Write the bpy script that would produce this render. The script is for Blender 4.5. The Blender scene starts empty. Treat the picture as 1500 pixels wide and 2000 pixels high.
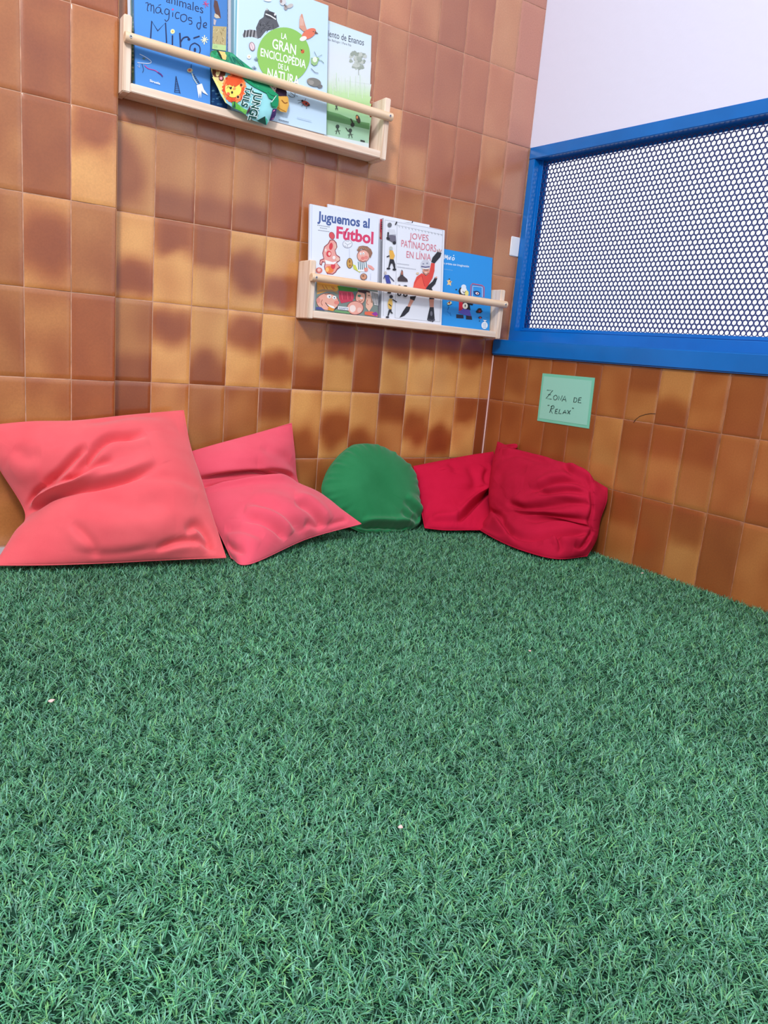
import bpy, math, random
import numpy as np
from mathutils import Vector, noise
from mathutils.geometry import tessellate_polygon
random.seed(7); rng = np.random.default_rng(11)
SC = bpy.context.scene; COL = SC.collection

# ---------------------------------------------------------------- camera
F_PX = 1473.55
YAW, PIT, ROL = 0.598477, -0.209767, 0.086688
CAM = (-1.727983, -1.964615, 0.129699)
ca, sa, cb, sb, cc, sc_ = math.cos(YAW), math.sin(YAW), math.cos(PIT), math.sin(PIT), math.cos(ROL), math.sin(ROL)
FW = np.array([sa*cb, ca*cb, sb]); R0 = np.array([ca, -sa, 0.0]); U0 = np.cross(R0, FW)
RT = R0*cc + U0*sc_; UP = -R0*sc_ + U0*cc
CN = np.array(CAM)
cam = bpy.data.objects.new('camera', bpy.data.cameras.new('camera')); COL.objects.link(cam)
M = np.eye(4); M[:3, 0] = RT; M[:3, 1] = UP; M[:3, 2] = -FW; M[:3, 3] = CN
cam.matrix_world = [list(r) for r in M]
from mathutils import Matrix
cam.matrix_world = Matrix([list(map(float, r)) for r in M])
cam.data.sensor_fit = 'HORIZONTAL'; cam.data.sensor_width = 36; cam.data.lens = F_PX/1500*36
cam.data.clip_start = 0.02
SC.camera = cam

def ray(x, y): return FW + RT*((x-750)/F_PX) - UP*((y-1000)/F_PX)
def on_plane(x, y, n, d):            # point of sight line (x,y) on plane n.p = d
    r = ray(x, y); n = np.asarray(n, float)
    t = (d - n@CN)/(n@r); return CN + r*t
def on(ax, v, x, y):
    n = [0, 0, 0]; n[ax] = 1; return on_plane(x, y, n, v)
def proj(P):                         # Nx3 -> Nx2
    d = P - CN; z = d@FW
    return np.stack([750+F_PX*(d@RT)/z, 1000-F_PX*(d@UP)/z], 1)

# ---------------------------------------------------------------- materials
def lin(c):
    return tuple(((v/255)/12.92 if v/255 <= 0.04045 else ((v/255+0.055)/1.055)**2.4) for v in c)
def mat(name, col=(128, 128, 128), rough=0.5, spec=0.5, vcol=False, bump=None, mottle=None, coat=0, metal=0, sheen=0, grain=None):
    m = bpy.data.materials.new(name); m.use_nodes = True
    nt = m.node_tree; b = nt.nodes['Principled BSDF']; L = nt.links.new
    b.inputs['Roughness'].default_value = rough
    b.inputs['Specular IOR Level'].default_value = spec
    b.inputs['Coat Weight'].default_value = coat
    b.inputs['Metallic'].default_value = metal
    b.inputs['Sheen Weight'].default_value = sheen
    b.inputs['Base Color'].default_value = (*lin(col), 1)
    src = None
    tc = nt.nodes.new('ShaderNodeTexCoord')
    if vcol:
        a = nt.nodes.new('ShaderNodeAttribute'); a.attribute_name = 'col'; src = a.outputs['Color']
    if mottle:                       # (scale, strength)
        n = nt.nodes.new('ShaderNodeTexNoise'); n.inputs['Scale'].default_value = mottle[0]; n.inputs['Detail'].default_value = 4
        L(tc.outputs['Object'], n.inputs['Vector'])
        mx = nt.nodes.new('ShaderNodeMix'); mx.data_type = 'RGBA'; mx.blend_type = 'MULTIPLY'
        rp = nt.nodes.new('ShaderNodeMapRange'); rp.inputs['From Min'].default_value = 0.3; rp.inputs['From Max'].default_value = 0.7
        rp.inputs['To Min'].default_value = 1-mottle[1]; rp.inputs['To Max'].default_value = 1+mottle[1]*0.3
        L(n.outputs['Fac'], rp.inputs['Value'])
        mx.inputs[0].default_value = 1
        if src: L(src, mx.inputs[6])
        else: mx.inputs[6].default_value = (*lin(col), 1)
        L(rp.outputs['Result'], mx.inputs[7]); src = mx.outputs[2]
    if grain:                        # wood: (axis scale tuple, dark colour)
        mp = nt.nodes.new('ShaderNodeMapping'); mp.inputs['Scale'].default_value = grain[0]
        L(tc.outputs['Object'], mp.inputs['Vector'])
        n = nt.nodes.new('ShaderNodeTexNoise'); n.inputs['Scale'].default_value = 1; n.inputs['Detail'].default_value = 5; n.inputs['Distortion'].default_value = 0.6
        L(mp.outputs['Vector'], n.inputs['Vector'])
        r = nt.nodes.new('ShaderNodeValToRGB'); r.color_ramp.elements[0].position = .35; r.color_ramp.elements[1].position = .6
        r.color_ramp.elements[0].color = (*lin(grain[1]), 1); r.color_ramp.elements[1].color = (*lin(col), 1)
        L(n.outputs['Fac'], r.inputs['Fac']); src = r.outputs['Color']
    if src: L(src, b.inputs['Base Color'])
    if bump:                         # (scale, strength, distance)
        n = nt.nodes.new('ShaderNodeTexNoise'); n.inputs['Scale'].default_value = bump[0]; n.inputs['Detail'].default_value = 3
        L(tc.outputs['Object'], n.inputs['Vector'])
        bp = nt.nodes.new('ShaderNodeBump'); bp.inputs['Strength'].default_value = bump[1]; bp.inputs['Distance'].default_value = bump[2]
        L(n.outputs['Fac'], bp.inputs['Height']); L(bp.outputs['Normal'], b.inputs['Normal'])
    return m

M_TILE = mat('glazed_tile', vcol=True, rough=0.21, spec=0.85, bump=(22, 0.07, 0.004), mottle=(260, 0.10))
M_GROUT = mat('grout', (210, 162, 138), rough=0.9, spec=0.2, mottle=(40, 0.35))
M_GROUT_D = mat('grout_lower', (190, 130, 100), rough=0.9, spec=0.2, mottle=(30, 0.5))
M_WHITE = mat('white_plaster', (226, 228, 252), rough=0.8, spec=0.2, bump=(35, 0.25, 0.003))
M_BLUE = mat('blue_enamel', (0, 112, 200), rough=0.22, spec=0.5, mottle=(9, 0.12), bump=(60, 0.06, 0.002))
M_WOOD = mat('pine_wood', (246, 226, 210), rough=0.55, spec=0.3, grain=((4, 60, 60), (230, 202, 180)), bump=(90, 0.05, 0.001))
M_WOODV = mat('pine_side', (244, 222, 205), rough=0.55, spec=0.3, grain=((70, 70, 5), (222, 192, 168)))
M_DOWEL = mat('pine_dowel', (240, 212, 184), rough=0.5, spec=0.3, grain=((3, 70, 70), (226, 190, 156)))
M_SHEET = mat('backlit_enamel', (30, 50, 112), rough=0.4, spec=0.4)  # same blue paint as the frame, backlit shade put into a darker colour
M_STEEL = mat('screw_steel', (205, 205, 210), rough=0.3, metal=0.9)
M_DARK = mat('dark_recess', (40, 28, 25), rough=0.8)
M_PRINT = mat('cover_print', vcol=True, rough=0.38, spec=0.4)
M_PAGE = mat('paper_pages', (232, 226, 214), rough=0.9, spec=0.1)
M_CLOTHPRINT = mat('printed_cloth', vcol=True, rough=0.6, spec=0.25, bump=(900, 0.15, 0.0005))
M_CARD = mat('green_card', (122, 204, 178), rough=0.55, spec=0.3)
M_CARD_IN = mat('laminated_card', (150, 216, 200), rough=0.3, spec=0.5)
M_FLOOR = mat('pale_floor', (190, 195, 210), rough=0.4)
M_TURFBASE = mat('turf_backing', (30, 66, 50), rough=0.95, spec=0.1, mottle=(30, 0.4))
M_GRASS = mat('turf_blades', vcol=True, rough=0.42, spec=0.35)
M_WPLAST = mat('white_plastic', (240, 240, 246), rough=0.3)

def fabric(name, col, col2, weave=1400, sheen=0.25):
    m = mat(name, col, rough=0.9, spec=0.12, sheen=sheen)
    nt = m.node_tree; b = nt.nodes['Principled BSDF']; L = nt.links.new
    tc = nt.nodes.new('ShaderNodeTexCoord')
    n = nt.nodes.new('ShaderNodeTexNoise'); n.inputs['Scale'].default_value = 9; n.inputs['Detail'].default_value = 6
    n2 = nt.nodes.new('ShaderNodeTexNoise'); n2.inputs['Scale'].default_value = weave; n2.inputs['Detail'].default_value = 2
    L(tc.outputs['Object'], n.inputs['Vector']); L(tc.outputs['Object'], n2.inputs['Vector'])
    r = nt.nodes.new('ShaderNodeValToRGB'); r.color_ramp.elements[0].position = .35; r.color_ramp.elements[1].position = .68
    r.color_ramp.elements[0].color = (*lin(col2), 1); r.color_ramp.elements[1].color = (*lin(col), 1)
    ad = nt.nodes.new('ShaderNodeMath'); ad.operation = 'MULTIPLY_ADD'; ad.inputs[1].default_value = 0.35; ad.inputs[2].default_value = 0.0
    L(n2.outputs['Fac'], ad.inputs[0])
    ad2 = nt.nodes.new('ShaderNodeMath'); ad2.operation = 'MULTIPLY_ADD'; ad2.inputs[1].default_value = 0.65
    L(n.outputs['Fac'], ad2.inputs[0]); L(ad.outputs[0], ad2.inputs[2])
    L(ad2.outputs[0], r.inputs['Fac']); L(r.outputs['Color'], b.inputs['Base Color'])
    bp = nt.nodes.new('ShaderNodeBump'); bp.inputs['Strength'].default_value = 0.35; bp.inputs['Distance'].default_value = 0.0008
    L(n2.outputs['Fac'], bp.inputs['Height']); L(bp.outputs['Normal'], b.inputs['Normal'])
    return m
M_CORAL = fabric('coral_linen', (230, 98, 106), (220, 84, 94))
M_CORAL2 = fabric('pink_coral_linen', (232, 92, 114), (222, 80, 102))
M_GREENC = fabric('green_cotton', (44, 132, 84), (26, 112, 66))
M_RED = fabric('crimson_cotton', (204, 26, 66), (190, 18, 56), sheen=0.0)
M_RED2 = fabric('dark_crimson_cotton', (190, 26, 62), (172, 20, 52), sheen=0.0)

# ---------------------------------------------------------------- mesh helpers
class MB:
    def __init__(s): s.v = []; s.f = []; s.c = []
    def add(s, vs, fs, col=None):
        o = len(s.v); s.v += [tuple(map(float, p)) for p in vs]; s.f += [tuple(i+o for i in f) for f in fs]
        if col is None: col = (.5, .5, .5)
        s.c += (list(col) if isinstance(col, list) else [col]*len(vs))
    def box(s, lo, hi, col=None, bev=0.0):
        (x0, y0, z0), (x1, y1, z1) = lo, hi
        if bev <= 0:
            vs = [(x, y, z) for x in (x0, x1) for y in (y0, y1) for z in (z0, z1)]
            s.add(vs, [(0, 1, 3, 2), (4, 6, 7, 5), (0, 4, 5, 1), (2, 3, 7, 6), (0, 2, 6, 4), (1, 5, 7, 3)], col); return
        import bmesh
        bm = bmesh.new(); bmesh.ops.create_cube(bm, size=1)
        for v in bm.verts: v.co = Vector(((x0+x1)/2+v.co.x*(x1-x0), (y0+y1)/2+v.co.y*(y1-y0), (z0+z1)/2+v.co.z*(z1-z0)))
        bmesh.ops.bevel(bm, geom=bm.edges[:], offset=bev, segments=3, affect='EDGES')
        bm.verts.index_update()
        s.add([v.co[:] for v in bm.verts], [[v.index for v in f.verts] for f in bm.faces], col); bm.free()
    def hexa(s, o, X, Y, Z, col=None, bev=0.0):   # box with edge vectors from corner o
        b = MB(); b.box((0, 0, 0), (1, 1, 1))
        lx, ly, lz = [np.linalg.norm(k) for k in (X, Y, Z)]
        t = MB(); t.box((0, 0, 0), (lx, ly, lz), None, bev)
        P = np.array(t.v); o, X, Y, Z = map(np.asarray, (o, X, Y, Z))
        W = o + P[:, :1]*X/lx + P[:, 1:2]*Y/ly + P[:, 2:]*Z/lz
        s.add(W, t.f, col)
    def tube(s, a, b, r, n=20, col=None, cap=True):
        a, b = np.array(a, float), np.array(b, float); d = (b-a)/np.linalg.norm(b-a)
        u = np.cross(d, [0.3, 0.2, 1]); u /= np.linalg.norm(u); w = np.cross(d, u)
        vs = []
        L = np.linalg.norm(b-a); rr = min(r*0.12, .001)
        for t, k in ((0, r-rr), (rr, r), (L-rr, r), (L, r-rr)):
            for i in range(n):
                an = 2*math.pi*i/n; vs.append(a+d*t+(u*math.cos(an)+w*math.sin(an))*k)
        fs = [(j*n+i, j*n+(i+1) % n, (j+1)*n+(i+1) % n, (j+1)*n+i) for j in range(3) for i in range(n)]
        fs += [tuple(range(n))[::-1], tuple(3*n+i for i in range(n))]
        s.add(vs, fs, col)
    def obj(s, name, m, parent=None, loc=(0, 0, 0), smooth=True, mesh=None):
        me = mesh or bpy.data.meshes.new(name)
        L = np.array(parent['abs'] if parent else loc, float)
        V = np.array(s.v, float)-L
        me.from_pydata([tuple(p) for p in V], [], s.f); me.update()
        a = me.color_attributes.new('col', 'FLOAT_COLOR', 'POINT')
        C = np.ones((len(s.v), 4), np.float32); C[:, :3] = np.array(s.c, np.float32).reshape(-1, 3)
        a.data.foreach_set('color', C.ravel())
        if smooth:
            me.shade_smooth()
            try: me.set_sharp_from_angle(angle=math.radians(40))
            except Exception: pass
        me.materials.append(m)
        o = bpy.data.objects.new(name, me); COL.objects.link(o)
        if parent: o.parent = parent
        else: o.location = L
        o['abs'] = [float(k) for k in L]
        return o
def clean():
    for o in SC.objects:
        if 'abs' in o: del o['abs']
def tag(o, label=None, cat=None, group=None, kind=None):
    if label: o['label'] = label
    if cat: o['category'] = cat
    if group: o['group'] = group
    if kind: o['kind'] = kind
    return o
def root(name, loc, label, cat, group=None):
    o = bpy.data.objects.new(name, None); COL.objects.link(o); o.location = [float(k) for k in loc]; o.empty_display_size = .03
    o['abs'] = [float(k) for k in loc]
    return tag(o, label, cat, group)
def struct(o, label=None, cat=None): return tag(o, label, cat, kind='structure')

# ---------------------------------------------------------------- tiled walls
TW, TH = 0.1, 0.20081
S0, T0 = 0.04356, 0.07229
XR = 0.0572; PX, PY = -1.2448, -0.0402
ZF = -0.402                           # hard floor
LIGHT, MED, DARK, DEEP = (222, 162, 96), (190, 122, 68), (160, 86, 44), (136, 64, 34)
def mixc(a, b, t): return tuple(a[i]*(1-t)+b[i]*t for i in range(3))
def sm(t): t = min(1, max(0, t)); return t*t*(3-2*t)
def pattern(ch, u, v, rnd):
    # u across 0..1, v up 0..1 ; returns tone 0 dark .. 1 light
    jx, jy, jr = rnd
    n = noise.noise(Vector((u*1.6+jx*40, v*2.6+jy*40, jr*30)))*0.22
    ex = min(u, 1-u)                 # paler burnt edge
    wu = noise.noise(Vector((u*2+jy*50, v*4+jr*50, jx*20)))*.16; wv = noise.noise(Vector((u*2+jr*50, v*4, jy*20)))*.07
    def blob(cx, cy, rx, ry): return sm(1.45-.95*math.hypot((u+wu-cx)/(rx*1.25), (v+wv-cy)/(ry*1.1)))
    if ch == 'D': t = 0.12+n*0.6
    elif ch == 'd': t = 0.26+n
    elif ch == 'm': t = 0.50+n
    elif ch == 'l': t = 0.86+n
    elif ch == 'T': t = 0.92-0.72*sm((v+wv*1.5-0.45+jy*.15)/0.24)*(0.65+0.35*sm(ex*5))+n     # dark top, light bottom
    elif ch == 't': t = 0.66-0.45*sm((v-0.45)/0.25)+n
    elif ch == 'B': t = 0.92-0.72*blob(0.45+jx*.1, 0.08, 0.62, 0.32)+n               # light, dark foot
    elif ch == 'b': t = 0.62-0.42*sm((0.45-v)/0.25)+n
    elif ch == 'C': t = 0.95-0.74*blob(0.5+jx*.1, 0.45+jy*.1, 0.5, 0.26)+n           # dark heart
    elif ch == 'c': t = 0.60-0.42*blob(0.5, 0.5, 0.55, 0.30)+n
    elif ch == 'U': t = 0.92-0.72*blob(0.5+jx*.08, 0.72, 0.5, 0.22)+n                # heart above the middle
    elif ch == 'L': t = 0.92-0.72*blob(0.5+jx*.08, 0.28, 0.52, 0.22)+n               # heart below the middle
    elif ch == 'S': t = 0.90-0.62*blob(0.1, 0.45, 0.55, 0.4)+n
    else: t = 0.45+n
    return min(1, max(0, t))
def tone(t):
    if t < .33: return mixc(DEEP, DARK, t/.33)
    if t < .62: return mixc(DARK, MED, (t-.33)/.29)
    return mixc(MED, LIGHT, (t-.62)/.38)
ROSE_VEIL = (204, 142, 124); EARTH = (146, 86, 42)
def tile(mb, o, A, N, w, h, ch, full_w=None, rose=0.0):
    """one tile: o lower-left corner, A unit vector along, N outward"""
    g = 0.0011; nu, nv = 8, 15
    A = np.array(A, float); N = np.array(N, float); Z = np.array([0, 0, 1.0])
    rnd = (random.random()-.5, random.random()-.5, random.random()-.5)
    tilt = ((random.random()-.5)*0.006, (random.random()-.5)*0.005)
    br = 1+(random.random()-.5)*0.10
    us = [0, 0, .012*.1/w]+[i/(nu+1) for i in range(1, nu+1)]+[1-.012*.1/w, 1, 1]
    vs_ = [0, 0, .008*.2/h]+[i/(nv+1) for i in range(1, nv+1)]+[1-.008*.2/h, 1, 1]
    V = []; C = []
    for j, v in enumerate(vs_):
        for i, u in enumerate(us):
            ei = i in (0, len(us)-1); ej = j in (0, len(vs_)-1)
            e1 = i in (1, len(us)-2) or j in (1, len(vs_)-2)
            d = -0.003 if (ei or ej) else (-0.0006 if e1 else 0.0)
            d += (tilt[0]*(u-.5)*w*3+tilt[1]*(v-.5)*h*2)
            V.append(o+A*(g+u*(w-2*g))+Z*(g+v*(h-2*g))+N*d)
            c = mixc(tone(pattern(ch, u if not full_w else u*w/full_w, v, rnd)), ROSE_VEIL if rose >= 0 else EARTH, abs(rose)); C.append(lin(tuple(min(255, k*br) for k in c)))
    m = len(us)
    fs = [(j*m+i, j*m+i+1, (j+1)*m+i+1, (j+1)*m+i) for j in range(len(vs_)-1) for i in range(m-1)]
    mb.add(V, fs, C)
RND = 'mdmdtbcmlbd'
# ---- back wall: columns k (0 nearest the corner), rows j
ROWS_B = {   # from k=11 .. k=0, then k=-1 (cut tile beside the corner)
 5: 'dmmmmddmmddld', 4: 'mdmddmmmdddmb', 3: 'dmdmmdmltddbm', 2: 'Sbbbdmbdmdmdt',
 1: 'LTTCLmbmdmbdm', 0: 'bUBULbTdTTTUt', -1: 'dbmmtBCBtCLTD', -2: 'dmdmdmmdmdmdD'}
mb = MB()
for j in range(-2, 9):
    z0 = j*TH; z1 = z0+TH
    if j == -2: z0 = ZF
    for k in range(-1, 12):
        rs = max(0, min(1, (j-1.2)/2.6))*(.30+.28*max(0, 1-k/8))+(.25 if (k < 0 and j > 0) else 0)  # reflected pink haze painted into upper tile colours, strongest by the window corner
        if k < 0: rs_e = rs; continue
        x0 = -S0-(k+1)*TW
        ch = ROWS_B[j][11-k] if j in ROWS_B else random.choice(RND)
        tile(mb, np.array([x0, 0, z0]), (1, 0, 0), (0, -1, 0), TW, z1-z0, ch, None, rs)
    ch = ROWS_B[j][12] if j in ROWS_B else random.choice(RND)
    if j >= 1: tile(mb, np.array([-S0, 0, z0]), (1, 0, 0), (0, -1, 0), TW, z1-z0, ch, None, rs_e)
    elif j < 0: tile(mb, np.array([-S0, 0, z0]), (1, 0, 0), (0, -1, 0), S0-.001, z1-z0, ch, TW)
    else: tile(mb, np.array([-S0, 0, z0]), (1, 0, 0), (0, -1, 0), S0-.001, z1-z0, ch, TW)
wall_back = struct(mb.obj('wall_back', M_TILE), 'wall of glazed brown tiles with darker burnt patches behind the shelves', 'wall')
g = MB(); g.box((-1.26, 0.0012, ZF), (0.10, 0.06, 9*TH))
o = g.obj('grout', M_GROUT, wall_back)
# ---- pillar on the left, standing proud of the back wall
ROWS_P = {4: 'dmd', 3: 'mdm', 2: 'mdT', 1: 'mcm', 0: 'mmd', -1: 'mmd', -2: 'mdm'}
mb = MB()
for j in range(-2, 9):
    z0 = j*TH; z1 = z0+TH
    if j == -2: z0 = ZF+.003
    for c in range(12):
        ch = ROWS_P[j][2-c] if (j in ROWS_P and c < 3) else random.choice('mdmdm')
        tile(mb, np.array([PX-(c+1)*TW, PY, z0]), (1, 0, 0), (0, -1, 0), TW, z1-z0, ch)
    mb.hexa((PX, PY+.001, z0+.001), (0.001, 0, 0), (0, -PY-.001, 0), (0, 0, z1-z0-.002), lin(MED))
pil = struct(mb.obj('wall_pillar', M_TILE), 'tiled pillar standing slightly proud at the left edge', 'pillar')
g = MB(); g.box((PX-12*TW-.01, PY+.0012, ZF), (PX-.0008, 0.06, 9*TH)); g.obj('grout', M_GROUT, pil)
# ---- low wall under the window
ROWS_R = {0: 'DcmdDmtBmdmm', -1: 'ddddtltttmbm', -2: 'dddmddtdTdmd'}
ZS0, ZS1 = 0.148, 0.1985              # sill bottom / top
mb = MB()
for j in (-2, -1, 0):
    z0 = j*TH; z1 = z0+TH
    if j == -2: z0 = ZF
    if j == 0: z1 = ZS0
    st = ROWS_R[j]
    for m in range(-1, 22):
        ch = st[m+1] if m+1 < len(st) else random.choice('mdmdb')
        if m < 0: tile(mb, np.array([0, 0, z0]), (0, -1, 0), (-1, 0, 0), T0, z1-z0, ch, TW, -.42)
        else: tile(mb, np.array([0, -T0-m*TW, z0]), (0, -1, 0), (-1, 0, 0), TW, z1-z0, ch, None, -.42)
wr = struct(mb.obj('wall_right', M_TILE), 'low wall of brown tiles below the blue window', 'wall')
g = MB(); g.box((0.0012, -2.3, ZF), (0.12, 0.0, ZS0)); g.obj('grout', M_GROUT_D, wr)
# crack across one tile of the low wall
ck = MB(); pts = [on(0, -.0004, 1100+x/3.75, 700+y/3.75) for x, y in [(515, 470), (530, 448), (560, 424), (600, 411), (640, 404), (675, 405)]]
for a, b in zip(pts[:-1], pts[1:]): ck.tube(a, b, .0007, 6)
ck.obj('tile_crack', M_DARK, wr)
# pale sealant bead down the corner
bd = MB(); bd.tube((-.0025, -.0025, ZF), (-.0025, -.0025, 0.145), .0026, 10)
struct(bd.obj('trim_1', mat('sealant', (226, 188, 186), rough=.7)), 'pale sealant bead down the tiled corner', 'trim')

# ---------------------------------------------------------------- window side: runs 3 deg off the low wall
WA = 0.056
WD = np.array([WA, -1, 0.0]); WD /= np.linalg.norm(WD)       # along the wall, towards the camera side
WN = np.array([-1, -WA, 0.0]); WN /= np.linalg.norm(WN)      # into the room
WO = np.array([XR, 0.0, 0.0])
def wbox(mb, s0, s1, d0, d1, z0, z1, bev=0.0, col=None):     # s along, d depth behind the wall face (negative = proud)
    mb.hexa(WO+WD*s0-WN*d1+np.array([0, 0, z0]), WD*(s1-s0), WN*(d1-d0), np.array([0, 0, z1-z0]), col, bev)
ZT = 0.806; WL = 1.42
mb = MB(); wbox(mb, -.02, 2.4, 0, .12, ZT, 9*TH+.5); wbox(mb, WL+.004, 2.4, 0, .12, ZS1, ZT)
struct(mb.obj('wall_upper', M_WHITE, smooth=False), 'plain lavender-white plaster wall above the window', 'wall')
# sill
mb = MB(); mb.box((-.012, -2.3, ZS0), (.15, -.0015, ZS1), None, .004)
struct(mb.obj('trim_2', M_BLUE), 'blue painted metal sill beneath the perforated window', 'sill')
# window frame
win = root('window_1', WO+np.array([0, -.02, ZS1]), 'blue metal window filled with a perforated sheet', 'window'); win['kind'] = 'structure'
FR = MB()
FWd = .036; DEP = .030
wbox(FR, .0015, WL, 0.0-.002, .07, ZT-FWd, ZT, .002)                   # head
wbox(FR, .0015, .026, -.001, .07, ZS1+.0005, ZT-FWd+.001, .002)        # jamb
wbox(FR, WL-.036, WL, -.001, .07, ZS1+.0005, ZT-FWd+.001, .002)
wbox(FR, .0015, WL, -.0015, .07, ZS1+.0005, ZS1+.034, .002)            # foot
FR.obj('window_frame', M_BLUE, win)
BD = MB()                                                              # glazing bead just proud of the sheet
wbox(BD, .026, .030, DEP-.005, DEP, ZS1+.036, ZT-FWd, .0008)
wbox(BD, .026, WL-.036, DEP-.006, DEP, ZS1+.036, ZS1+.042, .0008)
BD.obj('glazing_bead', M_BLUE, win)
BK = MB()
wbox(BK, .02, .047, DEP+.010, DEP+.016, ZS1+.02, ZT-.02, .001)
wbox(BK, .02, WL-.02, DEP+.006, DEP+.012, ZT-FWd-.012, ZT-.01, .001)
wbox(BK, WL-.07, WL-.02, DEP+.006, .10, ZS1+.02, ZT-.02, .001)
BK.obj('back_frame', M_BLUE, win)
# perforated sheet: real holes, staggered rows
PITCH = .0150; RH = .0058
mb = MB()
zb = ZS1+.053; s_first = .038
rows = int((ZT-FWd-.004-zb)/(PITCH*.866))+1
ncol = int((WL-.045-s_first)/PITCH)
def P3(s, z, d=DEP): return WO+WD*s-WN*d+np.array([0, 0, z])
hexv = []
NS = 18
R_h = PITCH/math.sqrt(3)
def hexpt(a):                      # boundary of a pointy-top hexagon at angle a
    q = (a-math.pi/6) % (math.pi/3)-math.pi/6
    # pointy-top: flats at 0,60,.. => apothem direction at 0
    q2 = (a+math.pi/6) % (math.pi/3)-math.pi/6
    return (PITCH/2)/math.cos(q2)
for r in range(rows):
    for c in range(ncol):
        cs = s_first+(c+(0.5 if r % 2 else 0))*PITCH; cz = zb+r*PITCH*.866
        ring = []
        for d in (DEP, DEP+.0016):
            for k in range(NS):
                a = 2*math.pi*k/NS
                ring.append(P3(cs+RH*math.cos(a), cz+RH*math.sin(a), d))
        out = []
        for k in range(NS):
            a = 2*math.pi*k/NS; h = hexpt(a)
            out.append(P3(cs+h*math.cos(a), cz+h*math.sin(a), DEP))
        back = []
        for k in range(NS):
            a = 2*math.pi*k/NS; h = hexpt(a)
            back.append(P3(cs+h*math.cos(a), cz+h*math.sin(a), DEP+.0016))
        V = ring+out+back; F = []
        for k in range(NS):
            k2 = (k+1) % NS
            F.append((k, k2, 2*NS+k2, 2*NS+k)); F.append((NS+k, k, k2, NS+k2)[::-1]); F.append((NS+k, NS+k2, 3*NS+k2, 3*NS+k)[::-1])
        mb.add(V, F)
ztop = zb+(rows-1)*PITCH*.866+R_h*.72
ps = mb.obj('perforated_sheet', M_SHEET, win, smooth=False)
mb = MB()                                                              # plain margins round the holes
wbox(mb, .026, WL-.04, DEP-.0006, DEP+.0022, ZS1+.03, zb-R_h*.80)
wbox(mb, .026, s_first-PITCH*.10, DEP-.0006, DEP+.0022, zb-R_h, ZT-FWd)
mb.obj('sheet_margin', M_BLUE, win, smooth=False)
# small white plate on the tiles, tucked behind the frame edge
pl = MB(); a = on(1, 0, 998, 461); b = on(1, 0, 994, 499)
pl.box((a[0], -.004, b[2]), (XR-.0005, -.0002, a[2]), None, .0018)
tag(pl.obj('wall_plate', M_WPLAST), 'small white rounded plate on the pink-tinted tile beside the window frame', 'wall plate')

# ---------------------------------------------------------------- floor + turf
mb = MB(); mb.box((-3.2, -3.2, ZF-.03), (0.0, 0.0, ZF)); struct(mb.obj('floor', M_FLOOR, smooth=False), 'pale hard floor showing at the pillar foot', 'floor')
TZ = ZF+.004
mb = MB()
mb.box((-3.0, -3.0, ZF+.0002), (-1.36, -.142, TZ)); mb.box((-1.36, -3.0, ZF+.0002), (-.002, -.004, TZ))
turf = mb.obj('turf_backing', M_TURFBASE, smooth=False)
turf.name = 'artificial_turf'
tag(turf, 'dark backing mat of the green artificial turf covering the floor', 'turf')
turf['kind'] = 'structure'; turf.name = 'floor_turf'

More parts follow.
